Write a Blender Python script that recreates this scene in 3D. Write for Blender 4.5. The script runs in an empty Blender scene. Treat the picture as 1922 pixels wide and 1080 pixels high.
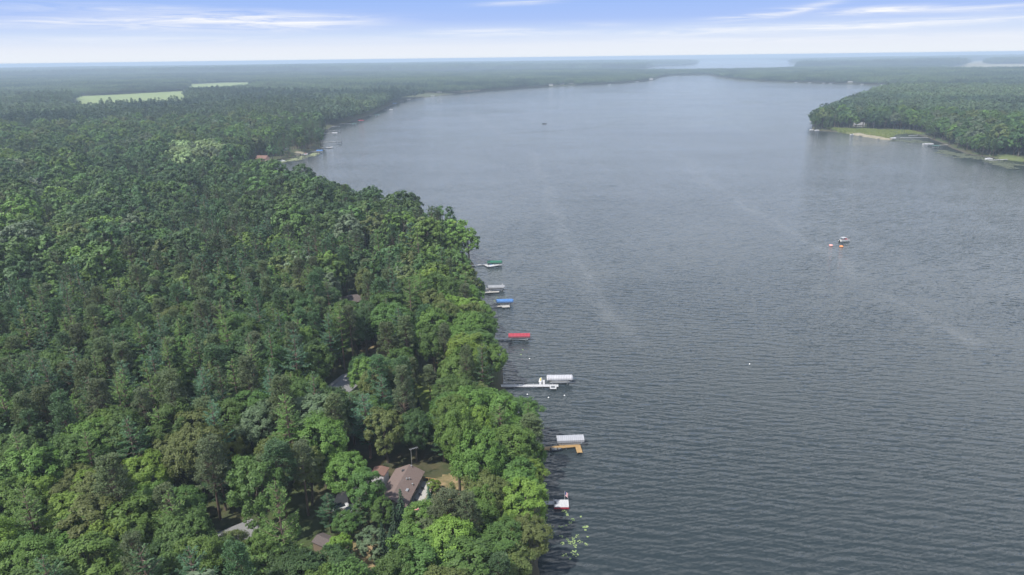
import bpy, math, random
import numpy as np
R = math.radians
rnd = random.Random(7)
rng = np.random.default_rng(7)
SC = bpy.context.scene
COL = SC.collection

# ------------------------------------------------------------------ camera
H = 100.0
F = 1281.0                       # focal length in pixels of a 1922 px wide frame
PITCH, ROLL = R(18.62), R(-0.715)
a_ = math.pi/2-PITCH
Rx = np.array([[1,0,0],[0,math.cos(a_),-math.sin(a_)],[0,math.sin(a_),math.cos(a_)]])
Rz = np.array([[math.cos(ROLL),-math.sin(ROLL),0],[math.sin(ROLL),math.cos(ROLL),0],[0,0,1]])
CM = Rx@Rz
from mathutils import Matrix
cam = bpy.data.cameras.new('camera'); cam.sensor_width = 36; cam.lens = 36*F/1922
cam.clip_start = 1; cam.clip_end = 120000
camo = bpy.data.objects.new('camera', cam); COL.objects.link(camo)
M4 = Matrix([list(CM[i])+[0] for i in range(3)]+[[0,0,0,1]]); M4.translation = (0,0,H)
camo.matrix_world = M4
SC.camera = camo

def P(px, py, z=0.0):
    d = CM@np.array([(px-961)/F, -(py-540)/F, -1]); t = (z-H)/d[2]
    return np.array([d[0]*t, d[1]*t, z])
def W(x, y, z):
    q = np.stack([np.asarray(x, float), np.asarray(y, float), np.asarray(z, float)-H+0*np.asarray(x, float)], -1)@CM
    return 961+F*q[...,0]/-q[...,2], 540-F*q[...,1]/-q[...,2]

# ------------------------------------------------------------------ world, sun, exposure
SUN_AZ, SUN_EL = 234.0, 57.0
w = bpy.data.worlds.new("World"); SC.world = w; w.use_nodes = True
nt = w.node_tree; nt.nodes.clear()
def N(nt, t, **k):
    n = nt.nodes.new(t)
    for a, b in k.items(): setattr(n, a, b)
    return n
def L(nt, a, b): nt.links.new(a, b)
def mathn(nt, op, a, b=None, clamp=False):
    n = N(nt, 'ShaderNodeMath', operation=op); n.use_clamp = clamp
    for i, v in enumerate((a, b)):
        if v is None: continue
        if isinstance(v, (int, float)): n.inputs[i].default_value = v
        else: L(nt, v, n.inputs[i])
    return n.outputs[0]
def mixc(nt, f, a, b, blend='MIX'):
    n = N(nt, 'ShaderNodeMix', data_type='RGBA', blend_type=blend)
    for i, v in ((0, f), (6, a), (7, b)):
        if isinstance(v, (int, float)): n.inputs[i].default_value = v
        elif isinstance(v, tuple): n.inputs[i].default_value = (*v, 1) if len(v) == 3 else v
        else: L(nt, v, n.inputs[i])
    return n.outputs[2]
def ramp(nt, fac, stops, interp='LINEAR'):
    n = N(nt, 'ShaderNodeValToRGB'); cr = n.color_ramp; cr.interpolation = interp
    while len(cr.elements) < len(stops): cr.elements.new(0.5)
    for e, (p, c) in zip(cr.elements, stops):
        e.position = p; e.color = (*c, 1) if isinstance(c, tuple) else (c, c, c, 1)
    L(nt, fac, n.inputs[0]); return n.outputs[0]
def noise(nt, vec, scale, detail=4, rough=0.5, dist=0.0, out=0):
    n = N(nt, 'ShaderNodeTexNoise'); n.inputs['Scale'].default_value = scale
    n.inputs['Detail'].default_value = detail; n.inputs['Roughness'].default_value = rough
    n.inputs['Distortion'].default_value = dist
    if vec is not None: L(nt, vec, n.inputs['Vector'])
    return n.outputs[out]
def mapping(nt, vec, scale=(1,1,1), rot=(0,0,0), loc=(0,0,0)):
    n = N(nt, 'ShaderNodeMapping'); n.inputs['Scale'].default_value = scale
    n.inputs['Rotation'].default_value = rot; n.inputs['Location'].default_value = loc
    L(nt, vec, n.inputs['Vector']); return n.outputs[0]
sky = N(nt, 'ShaderNodeTexSky', sky_type='NISHITA'); sky.sun_disc = False
sky.sun_elevation = R(SUN_EL); sky.sun_rotation = R(SUN_AZ); sky.altitude = 300
sky.air_density = 1.0; sky.dust_density = 1.0; sky.ozone_density = 1.5
tc = N(nt, 'ShaderNodeTexCoord'); sep = N(nt, 'ShaderNodeSeparateXYZ'); L(nt, tc.outputs['Generated'], sep.inputs[0])
z = sep.outputs[2]
# low sky: white at the horizon to periwinkle; thin cirrus lying on a high plane
zc = mathn(nt, 'MAXIMUM', z, 0.0)
low = ramp(nt, mathn(nt, 'MULTIPLY', zc, 2.0), [(0, (5.2,5.45,5.8)), (0.03, (4.9,5.2,5.8)), (0.062, (3.75,4.45,5.8)), (0.10, (2.55,3.45,5.75)), (0.165, (2.0,3.1,5.75)), (0.27, (3.2,4.0,5.8)), (0.44, (8.6,9.0,9.6)), (0.85, (8.8,9.2,9.8))])
den = mathn(nt, 'ADD', zc, 0.02)
comb = N(nt, 'ShaderNodeCombineXYZ')
L(nt, mathn(nt, 'DIVIDE', sep.outputs[0], den), comb.inputs[0]); L(nt, mathn(nt, 'DIVIDE', sep.outputs[1], den), comb.inputs[1])
cv = mapping(nt, comb.outputs[0], (0.16, 0.30, 1), (0, 0, R(-14)), (3.1, 1.7, 0))
c1 = noise(nt, cv, 1.3, 9, 0.62, 0.5)
c2 = noise(nt, mapping(nt, comb.outputs[0], (0.035, 0.06, 1), (0, 0, R(20)), (5, 2, 0)), 1.6, 2, 0.5)
cm = mathn(nt, 'MULTIPLY', ramp(nt, c1, [(0.50, 0.0), (0.66, 1.0)]), ramp(nt, c2, [(0.47, 0.0), (0.60, 1.0)]), True)
cm = mathn(nt, 'MULTIPLY', cm, ramp(nt, zc, [(0.09, 0.0), (0.14, 0.7), (0.3, 0.6), (0.6, 0.15)]), True)
# low cirrus: separate wisps, each given by the compass direction and height it hangs at
azn = mathn(nt, 'ARCTAN2', sep.outputs[0], sep.outputs[1])
wc_ = N(nt, 'ShaderNodeCombineXYZ'); L(nt, mathn(nt, 'MULTIPLY', azn, 5.5), wc_.inputs[0]); L(nt, mathn(nt, 'MULTIPLY', z, 95.0), wc_.inputs[1])
wn = noise(nt, mapping(nt, wc_.outputs[0], (1,1,1), (0,0,R(7))), 1.5, 10, 0.68, 0.9)
tot = None
for (cx_, cy_, wx_, wy_, am_, tl_) in [(430,42,185,13,1.25,.0),(560,36,110,10,.8,.02),(90,44,130,7,.8,0),(200,18,150,9,.45,.0),(940,60,110,6,.75,.01),(840,62,60,4,.5,0),(1120,47,50,4,.4,0),(1410,30,80,6,1.0,-.10),(1530,12,70,5,.8,-.22),(1640,20,60,5,1.2,-.02),(1820,16,150,6,.8,.0),(1700,45,260,6,1.0,-.02),(1350,57,230,7,.6,-.01),(980,5,70,4,.6,-.03),(1560,72,400,5,.5,0),(300,75,500,6,.4,0)]:
    d_ = CM@np.array([(cx_-961)/F, -(cy_-540)/F, -1]); d_ = d_/np.linalg.norm(d_); a0 = math.atan2(d_[0], d_[1]); z0_ = d_[2]
    da = mathn(nt, 'SUBTRACT', azn, a0); dz_ = mathn(nt, 'ADD', mathn(nt, 'SUBTRACT', z, z0_), mathn(nt, 'MULTIPLY', da, tl_-.0))
    e_ = mathn(nt, 'ADD', mathn(nt, 'POWER', mathn(nt, 'ABSOLUTE', mathn(nt, 'DIVIDE', da, wx_/F)), 2.0), mathn(nt, 'POWER', mathn(nt, 'ABSOLUTE', mathn(nt, 'DIVIDE', dz_, wy_/F)), 2.0))
    g_ = mathn(nt, 'MULTIPLY', mathn(nt, 'EXPONENT', mathn(nt, 'MULTIPLY', e_, -1.0)), am_)
    tot = g_ if tot is None else mathn(nt, 'ADD', tot, g_)
wisp = mathn(nt, 'MULTIPLY', tot, ramp(nt, wn, [(0.36, 0.04), (0.66, 0.92)]), True)
cm = mathn(nt, 'MAXIMUM', cm, wisp)
lowc = mixc(nt, cm, low, (5.8, 5.9, 6.1))
nis = mixc(nt, mathn(nt, 'MULTIPLY', cm, 0.5), sky.outputs[0], (7.0, 7.4, 8.2))
skyc = mixc(nt, ramp(nt, zc, [(0.45, 0.0), (0.75, 1.0)]), lowc, nis)
bg = N(nt, 'ShaderNodeBackground'); bg.inputs[1].default_value = 0.13
L(nt, skyc, bg.inputs[0])
wo = N(nt, 'ShaderNodeOutputWorld'); L(nt, bg.outputs[0], wo.inputs[0])

sun = bpy.data.lights.new('sun', 'SUN'); sun.energy = 4.8; sun.angle = R(0.6); sun.color = (1.0, 0.955, 0.88)
suno = bpy.data.objects.new('sun', sun); COL.objects.link(suno)
az = R(SUN_AZ)
from mathutils import Vector
sd_ = Vector((math.sin(az)*math.cos(R(SUN_EL)), math.cos(az)*math.cos(R(SUN_EL)), math.sin(R(SUN_EL))))
suno.rotation_euler = sd_.to_track_quat('Z', 'Y').to_euler(); suno.location = (0, 0, 300)
SC.view_settings.view_transform = 'Standard'; SC.view_settings.look = 'None'
SC.view_settings.gamma = 1; SC.view_settings.exposure = 0.35
SC.render.engine = 'CYCLES'
cy = SC.cycles
cy.max_bounces = 6; cy.diffuse_bounces = 2; cy.glossy_bounces = 2; cy.transmission_bounces = 3
cy.transparent_max_bounces = 6; cy.volume_bounces = 0; cy.use_denoising = True
cy.sample_clamp_indirect = 4; cy.caustics_reflective = False; cy.caustics_refractive = False

# ------------------------------------------------------------------ helpers
def principled(name, col, rough=0.6, metal=0.0, spec=0.4):
    m = bpy.data.materials.new(name); m.use_nodes = True; nt = m.node_tree
    b = nt.nodes['Principled BSDF']
    b.inputs['Roughness'].default_value = rough; b.inputs['Metallic'].default_value = metal
    b.inputs['Specular IOR Level'].default_value = spec
    if isinstance(col, tuple): b.inputs['Base Color'].default_value = (*col, 1)
    return m, nt, b
def flecked(name, c1, c2, scale=3.0, rough=0.6, metal=0.0, spec=0.4, stretch=(1,1,1), lo=0.35, hi=0.65):
    m, nt, b = principled(name, None, rough, metal, spec)
    tc = N(nt, 'ShaderNodeTexCoord')
    n = noise(nt, mapping(nt, tc.outputs['Object'], stretch), scale, 5, 0.6)
    L(nt, ramp(nt, n, [(lo, c1), (hi, c2)]), b.inputs['Base Color'])
    return m
MAT = {}
MAT['white'] = flecked('white_vinyl', (0.62,0.63,0.64), (0.78,0.78,0.78), 2.0, 0.45)
MAT['dock_white'] = flecked('white_decking', (0.36,0.37,0.39), (0.52,0.52,0.53), 2.5, 0.6, stretch=(6,0.6,1))
MAT['dock_grey'] = flecked('grey_decking', (0.30,0.29,0.27), (0.46,0.44,0.41), 2.5, 0.7, stretch=(5,0.6,1))
MAT['dock_wood'] = flecked('golden_wood', (0.27,0.17,0.07), (0.42,0.28,0.13), 2.2, 0.65, stretch=(6,0.7,1))
MAT['alu'] = flecked('aluminium', (0.42,0.44,0.46), (0.55,0.56,0.58), 4, 0.4, 0.6)
MAT['dark_metal'] = flecked('dark_metal', (0.04,0.045,0.05), (0.09,0.09,0.10), 4, 0.5, 0.3)
MAT['hull_white'] = flecked('white_hull', (0.48,0.49,0.50), (0.62,0.62,0.63), 1.5, 0.25)
MAT['hull_dark'] = flecked('dark_hull', (0.03,0.04,0.06), (0.06,0.07,0.09), 1.5, 0.3)
MAT['navy'] = flecked('navy_cover', (0.05,0.07,0.12), (0.09,0.11,0.17), 2, 0.7)
MAT['seat'] = flecked('pale_seat', (0.45,0.43,0.40), (0.6,0.58,0.55), 3, 0.6)
MAT['red'] = flecked('red_canvas', (0.28,0.025,0.045), (0.36,0.045,0.07), 1.2, 0.7)
MAT['green'] = flecked('green_canvas', (0.01,0.09,0.055), (0.018,0.13,0.08), 1.2, 0.7)
MAT['blue'] = flecked('blue_canvas', (0.04,0.13,0.34), (0.07,0.19,0.44), 1.2, 0.7)
MAT['grey_canvas'] = flecked('grey_canvas', (0.20,0.21,0.23), (0.28,0.29,0.31), 1.2, 0.7)
MAT['white_canvas'] = flecked('white_canvas', (0.30,0.31,0.34), (0.46,0.46,0.49), 2.4, 0.6)
MAT['pale_canvas'] = flecked('pale_grey_canvas', (0.27,0.28,0.31), (0.34,0.35,0.38), 1.2, 0.6)
MAT['dkgreen'] = flecked('dull_green_canvas', (0.05,0.10,0.10), (0.08,0.14,0.13), 1.2, 0.7)
MAT['dkgrey'] = flecked('dark_grey_canvas', (0.07,0.08,0.09), (0.12,0.13,0.14), 1.2, 0.7)
MAT['yellow'] = flecked('yellow_plastic', (0.5,0.42,0.02), (0.6,0.5,0.05), 3, 0.4)
MAT['orange'] = flecked('orange_vinyl', (0.72,0.22,0.07), (0.85,0.35,0.12), 3, 0.4)
MAT['pink'] = flecked('pink_vinyl', (0.75,0.30,0.28), (0.85,0.45,0.40), 3, 0.4)
MAT['glass'] = principled('dark_glass', (0.02,0.03,0.04), 0.08, 0, 0.6)[0]
MAT['black'] = principled('black_plastic', (0.02,0.02,0.022), 0.4)[0]
MAT['bark'] = flecked('bark', (0.055,0.045,0.036), (0.13,0.11,0.09), 2.0, 0.9, stretch=(1,1,0.2))
MAT['pine_bark'] = flecked('pine_bark', (0.09,0.06,0.045), (0.20,0.15,0.12), 2.0, 0.9, stretch=(1,1,0.2))
MAT['dead_wood'] = flecked('dead_wood', (0.32,0.30,0.29), (0.52,0.50,0.49), 2.0, 0.9)
MAT['sand'] = flecked('sand', (0.17,0.15,0.10), (0.28,0.25,0.18), 0.15, 0.9)
MAT['gravel'] = flecked('gravel', (0.36,0.31,0.26), (0.52,0.46,0.40), 0.4, 0.9)
MAT['dry_ground'] = flecked('dry_ground', (0.10,0.10,0.04), (0.27,0.20,0.11), 0.55, 0.95)
MAT['lawn'] = flecked('lawn', (0.10,0.15,0.03), (0.19,0.22,0.055), 0.3, 0.95)
MAT['crop'] = flecked('crop', (0.13,0.18,0.06), (0.19,0.235,0.085), 0.012, 0.95, stretch=(1,6,1))
MAT['tan_crop'] = flecked('tan_crop', (0.17,0.16,0.09), (0.24,0.21,0.13), 0.012, 0.95)
MAT['asphalt'] = flecked('asphalt', (0.05,0.05,0.05), (0.08,0.08,0.078), 0.6, 0.95)

def mesh_np(name, V, Fq, mat, lv=None, smooth=False):
    """V: (n,3), Fq: (m,k) same-size faces"""
    me = bpy.data.meshes.new(name)
    V = np.asarray(V, np.float32); Fq = np.asarray(Fq, np.int32)
    m, k = Fq.shape
    me.vertices.add(len(V)); me.vertices.foreach_set('co', V.ravel())
    me.loops.add(m*k); me.loops.foreach_set('vertex_index', Fq.ravel())
    me.polygons.add(m); me.polygons.foreach_set('loop_start', np.arange(0, m*k, k, dtype=np.int32))
    me.update(calc_edges=True)
    for mm in (mat if isinstance(mat, (list, tuple)) else [mat]): me.materials.append(mm)
    if lv is not None:
        at = me.attributes.new('lv', 'FLOAT', 'FACE'); at.data.foreach_set('value', np.asarray(lv, np.float32))
    if smooth: me.polygons.foreach_set('use_smooth', np.ones(m, bool))
    me.validate()
    return me

class MB:
    """collects simple shapes (boxes, tubes, lofts); build() links ONE mesh object"""
    def __init__(s): s.v = []; s.f = []
    def add(s, vs, fs):
        o = len(s.v); s.v += [tuple(map(float, v)) for v in vs]; s.f += [tuple(i+o for i in f) for f in fs]; return s
    def box(s, x0, x1, y0, y1, z0, z1):
        return s.add([(x0,y0,z0),(x1,y0,z0),(x1,y1,z0),(x0,y1,z0),(x0,y0,z1),(x1,y0,z1),(x1,y1,z1),(x0,y1,z1)],
                     [(3,2,1,0),(4,5,6,7),(0,1,5,4),(1,2,6,5),(2,3,7,6),(3,0,4,7)])
    def tube(s, pts, rad, n=8, cap=True):
        pts = [Vector(p) for p in pts]; rad = rad if isinstance(rad, (list, tuple)) else [rad]*len(pts)
        vs = []; fs = []
        for i, p in enumerate(pts):
            d = (pts[min(i+1, len(pts)-1)]-pts[max(i-1, 0)]).normalized()
            u = d.orthogonal().normalized() if i == 0 else (u-d*u.dot(d)).normalized()
            v = d.cross(u)
            for k in range(n):
                t = 2*math.pi*k/n; vs.append(p+(u*math.cos(t)+v*math.sin(t))*rad[i])
        for i in range(len(pts)-1):
            for k in range(n): fs.append((i*n+k, i*n+(k+1)%n, (i+1)*n+(k+1)%n, (i+1)*n+k))
        if cap: fs += [tuple(range(n-1, -1, -1)), tuple((len(pts)-1)*n+k for k in range(n))]
        return s.add(vs, fs)
    def loft(s, rings, closed=True, cap=True):
        n = len(rings[0]); vs = [p for r in rings for p in r]; fs = []
        for i in range(len(rings)-1):
            for k in range(n if closed else n-1): fs.append((i*n+k, i*n+(k+1)%n, (i+1)*n+(k+1)%n, (i+1)*n+k))
        if cap and closed: fs += [tuple(range(n-1, -1, -1)), tuple((len(rings)-1)*n+k for k in range(n))]
        return s.add(vs, fs)
    def mesh(s, name, mat, smooth=False):
        me = bpy.data.meshes.new(name); me.from_pydata(s.v, [], s.f); me.materials.append(mat); me.update()
        if smooth: me.polygons.foreach_set('use_smooth', np.ones(len(me.polygons), bool))
        return me
    def build(s, name, mat, parent=None, smooth=False):
        return ob(name, s.mesh(name, mat, smooth), parent)
def ob(name, me, parent=None, loc=None, rz=0):
    o = bpy.data.objects.new(name, me); COL.objects.link(o)
    if parent is not None: o.parent = parent
    if loc is not None: o.location = [float(v) for v in loc]
    if rz: o.rotation_euler[2] = rz
    return o
def tag(o, label=None, cat=None, group=None, kind=None):
    if label: o['label'] = label
    if cat: o['category'] = cat
    if group: o['group'] = group
    if kind: o['kind'] = kind
    return o
def thing(name, loc, rz, label, cat, group=None):
    return tag(ob(name, None, None, loc, rz), label, cat, group)
def copy_thing(src, loc, rz, label, group=None, scale=None):
    c = src.copy(); COL.objects.link(c); c.location = [float(v) for v in loc]; c.rotation_euler = (0, 0, rz)
    if scale: c.scale = scale
    c['label'] = label
    if group: c['group'] = group
    for ch in src.children:
        d = ch.copy(); COL.objects.link(d); d.parent = c
        for g in ch.children:
            e = g.copy(); COL.objects.link(e); e.parent = d
    return c

# ------------------------------------------------------------------ shoreline (traced, on the water level) and terrain
near_shore = [(1012,1080),(1006,1045),(1014,1000),(1020,950),(1018,900),(1009,850),(989,800),(962,760),(946,725),(938,690),(932,660),(924,635),(914,600),
 (903,570),(896,545),(889,520),(887,498),(872,478),(848,462),(798,447),(740,428),(680,407),(610,388),(545,370),(490,354),(452,338),(446,326),(458,318.5),(500,309),(545,297.5),
 (560,292.5),(575,287),(596,283),(605,278),(604,266),(602,257),(612,246),(623,238),(640,233.5),(662,228),(690,218),(712,209),(734,197.5),(766,187.5),(850,177),(935,170),(1000,165),(1080,161),
 (1160,157),(1220,152),(1240,145),(1262,142),(1330,140.5),(1345,144),(1390,150),(1430,153),(1500,155.5),(1600,158),(1680,161),(1694,164),(1672,171),
 (1655,178),(1610,199),(1560,219),(1530,231),(1523,239),(1527,245),(1570,248),(1620,256.5),(1655,262),(1672,263),(1682,252),(1715,251),(1740,258),(1756,264),(1775,272),(1790,280),(1820,290),(1880,299),
 (1922,304),(1990,318)]
LAKE = [(-3.0,85.0),(-9.0,40.0),(-14,-100),(-60,-600)]
LAKE = LAKE[::-1]+[tuple(P(*p)[:2]) for p in near_shore]+[(560,540),(640,380),(800,100),(900,-600)]
LAKE = np.array(LAKE)
FARLAKE = np.array([tuple(P(*p)[:2]) for p in [(1190,136),(1236,124.5),(1300,122.5),(1312,119),(1305,115),(1330,112.3),(1400,111.5),(1505,112.8),(1490,116),(1478,118),(1500,123),(1490,130),(1440,133.5),(1300,135.5)]])
def seg_sd(poly, X, Y):
    X = np.asarray(X, float).ravel(); Y = np.asarray(Y, float).ravel()
    d = np.full(X.shape, 1e18); ins = np.zeros(X.shape, bool)
    n = len(poly)
    for i in range(n):
        ax, ay = poly[i]; bx, by = poly[(i+1) % n]
        ex, ey = bx-ax, by-ay; t = np.clip(((X-ax)*ex+(Y-ay)*ey)/(ex*ex+ey*ey), 0, 1)
        dd = (X-ax-t*ex)**2+(Y-ay-t*ey)**2; np.minimum(d, dd, out=d)
        c = (ay > Y) != (by > Y)
        with np.errstate(divide='ignore', invalid='ignore'):
            xi = ax+(Y-ay)/(by-ay)*ex if by != ay else np.full(X.shape, 1e18)
        ins ^= c & (X < xi)
    d = np.sqrt(d); return np.where(ins, -d, d)
def vnoise(x, y, s, seed):
    """smooth value noise"""
    x = x/s+seed*17.3; y = y/s-seed*9.1
    xi = np.floor(x); yi = np.floor(y); fx = x-xi; fy = y-yi
    fx = fx*fx*(3-2*fx); fy = fy*fy*(3-2*fy)
    h = lambda a, b: np.modf(np.abs(np.sin(a*127.1+b*311.7+seed*74.7)*43758.5453))[0]
    return (h(xi,yi)*(1-fx)+h(xi+1,yi)*fx)*(1-fy)+(h(xi,yi+1)*(1-fx)+h(xi+1,yi+1)*fx)*fy
def shore(X, Y):
    X = np.asarray(X, float); s = np.minimum(seg_sd(LAKE, X, Y), seg_sd(FARLAKE, X, Y))
    wob = (vnoise(X.ravel(), np.asarray(Y, float).ravel(), 7.0, 3)-0.5)*2.2
    return (s+wob).reshape(X.shape)
def drop(D):            # the curve of the earth, with refraction
    return D*D/(2*7.2e6)
def height(X, Y, s=None):
    X = np.asarray(X, float); Y = np.asarray(Y, float)
    if s is None: s = shore(X, Y)
    land = 0.25+1.9*(1-np.exp(-np.maximum(s, 0)/6.0))
    D = np.hypot(X, Y)
    amp = np.clip((D-700)/2500, 0, 1)*np.clip(s/900, 0, 1)
    hills = amp*(17*(vnoise(X, Y, 1500, 5)-0.25)+8*(vnoise(X, Y, 500, 6)-0.3)+np.clip((D-6000)/9000, 0, 1)*30*(vnoise(X, Y, 4200, 8)-0.35))
    return np.where(s > 0, land+0.3*(vnoise(X, Y, 25, 4)-.5)*np.clip(s/10, 0, 1)+np.maximum(hills, -0.5), np.maximum(s*0.35, -3.0))-drop(D)

# ground: one polar sheet centred under the camera, reaching past the horizon
th = np.concatenate([np.linspace(-R(52), R(52), 520), np.linspace(R(54), 2*math.pi-R(54), 60)])
rr = np.concatenate([[3], np.geomspace(20, 700, 250), np.geomspace(704, 6000, 400), np.geomspace(6100, 45000, 90)])
TH, RR = np.meshgrid(th, rr); GX = RR*np.sin(TH); GY = RR*np.cos(TH)
GZ = height(GX, GY)
V = np.stack([GX, GY, GZ], -1).reshape(-1, 3); nt_, nr_ = len(th), len(rr)
i, j = np.meshgrid(np.arange(nr_-1), np.arange(nt_), indexing='ij'); j2 = (j+1) % nt_
Fq = np.stack([i*nt_+j, i*nt_+j2, (i+1)*nt_+j2, (i+1)*nt_+j], -1).reshape(-1, 4)
m, nt, b = principled('forest_floor', None, 0.95)
tc = N(nt, 'ShaderNodeNewGeometry'); pos = tc.outputs['Position']
g1 = noise(nt, pos, 0.35, 6, 0.65); g2 = noise(nt, pos, 0.03, 4, 0.6)
c = mixc(nt, ramp(nt, g1, [(0.35, 0.0), (0.7, 1.0)]), (0.030,0.040,0.016), (0.085,0.070,0.036))
c = mixc(nt, ramp(nt, g2, [(0.4, 0.0), (0.65, 1.0)]), c, (0.045,0.070,0.02))
sz = N(nt, 'ShaderNodeSeparateXYZ'); L(nt, pos, sz.inputs[0])
c = mixc(nt, ramp(nt, sz.outputs[2], [(0.35, 1.0), (0.9, 0.0)]), c, (0.060,0.055,0.038))
L(nt, c, b.inputs['Base Color'])
tag(ob('ground', mesh_np('ground', V, Fq[:, ::-1], m, smooth=True)), kind='structure')

# water
m, nt, b = principled('lake_water', (0.021,0.030,0.031), 0.10, 0, 0.5)
b.inputs['IOR'].default_value = 1.333
g = N(nt, 'ShaderNodeNewGeometry'); pos = g.outputs['Position']
def wv(sx, sy, rot, det=3, ro=.55, di=.4, out=1):
    return noise(nt, mapping(nt, pos, (sx, sy, 1), (0, 0, R(rot))), 1.0, det, ro, di, out)
st = noise(nt, mapping(nt, pos, (0.034, 0.0030, 1), (0, 0, R(-24))), 1.0, 6, 0.6, 0.5)
lane = ramp(nt, st, [(0.515, 0.0), (0.555, 1.0), (0.60, 0.0)])
st2 = noise(nt, mapping(nt, pos, (0.012, 0.0020, 1), (0, 0, R(-30)), (9, 4, 0)), 1.0, 4, 0.6, 0.4)
lane2 = ramp(nt, st2, [(0.52, 0.0), (0.60, 1.0)])
big = noise(nt, mapping(nt, pos, (0.004, 0.006, 1)), 1.0, 3, 0.5)
# surface slope summed from three trains of wind waves (no derivative, so the far water keeps its roughness)
sl = None
px3 = N(nt, 'ShaderNodeSeparateXYZ'); L(nt, pos, px3.inputs[0])
for k_, (wl_, ang_, amp, psc, ph_) in enumerate(((3.1, 9, .070, .030, 9.0), (2.2, -5, .075, .045, 8.0), (1.55, 14, .070, .06, 8.0), (1.05, -14, .06, .09, 7.0), (4.6, 20, .035, .02, 8.0))):
    kx, ky = 2*math.pi/wl_*math.sin(R(ang_)), 2*math.pi/wl_*math.cos(R(ang_))
    pn = noise(nt, mapping(nt, pos, (psc, psc*1.9, 1), (0, 0, 0), (k_*7.3, k_*3.1, 0)), 1.0, 3, .6, 0)
    am = noise(nt, mapping(nt, pos, (psc*1.4, psc*2.6, 1), (0, 0, 0), (k_*3.3, k_*9.1, 4)), 1.0, 2, .5, 0)
    ph = mathn(nt, 'ADD', mathn(nt, 'ADD', mathn(nt, 'MULTIPLY', px3.outputs[0], kx), mathn(nt, 'MULTIPLY', px3.outputs[1], ky)), mathn(nt, 'MULTIPLY', pn, ph_*2.2))
    v_ = mathn(nt, 'MULTIPLY', mathn(nt, 'SINE', ph), mathn(nt, 'MULTIPLY', ramp(nt, am, [(.3, .25), (.65, 1.0)]), amp*1.35))
    w_ = N(nt, 'ShaderNodeCombineXYZ'); L(nt, mathn(nt, 'MULTIPLY', v_, kx/ky*1.5), w_.inputs[0]); L(nt, v_, w_.inputs[1]); w_ = w_.outputs[0]
    if sl is None: sl = w_
    else:
        a_n = N(nt, 'ShaderNodeVectorMath', operation='ADD'); L(nt, sl, a_n.inputs[0]); L(nt, w_, a_n.inputs[1]); sl = a_n.outputs[0]
v_ = N(nt, 'ShaderNodeVectorMath', operation='SUBTRACT'); L(nt, wv(1.3, 3.2, 4, 2, .6, .3), v_.inputs[0]); v_.inputs[1].default_value = (.5, .5, .5)
w_ = N(nt, 'ShaderNodeVectorMath', operation='SCALE'); L(nt, v_.outputs[0], w_.inputs[0]); w_.inputs[3].default_value = .70
a_n = N(nt, 'ShaderNodeVectorMath', operation='ADD'); L(nt, sl, a_n.inputs[0]); L(nt, w_.outputs[0], a_n.inputs[1]); sl = a_n.outputs[0]
rough_ = mathn(nt, 'ADD', 0.85, mathn(nt, 'MULTIPLY', big, 0.30))
gust = noise(nt, mapping(nt, pos, (0.010, 0.017, 1), (0, 0, R(15)), (4, 8, 0)), 1.0, 4, 0.6)
rough_ = mathn(nt, 'MULTIPLY', rough_, ramp(nt, gust, [(.35, .72), (.65, 1.18)]))
rough_ = mathn(nt, 'SUBTRACT', rough_, mathn(nt, 'MULTIPLY', lane, 0.10)); rough_ = mathn(nt, 'SUBTRACT', rough_, mathn(nt, 'MULTIPLY', lane2, 0.10))
ss = N(nt, 'ShaderNodeSeparateXYZ'); L(nt, sl, ss.inputs[0]); cn = N(nt, 'ShaderNodeCombineXYZ')
L(nt, mathn(nt, 'MULTIPLY', mathn(nt, 'MULTIPLY', ss.outputs[0], .55), rough_), cn.inputs[0]); L(nt, mathn(nt, 'MULTIPLY', ss.outputs[1], rough_), cn.inputs[1]); cn.inputs[2].default_value = 1.0
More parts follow.
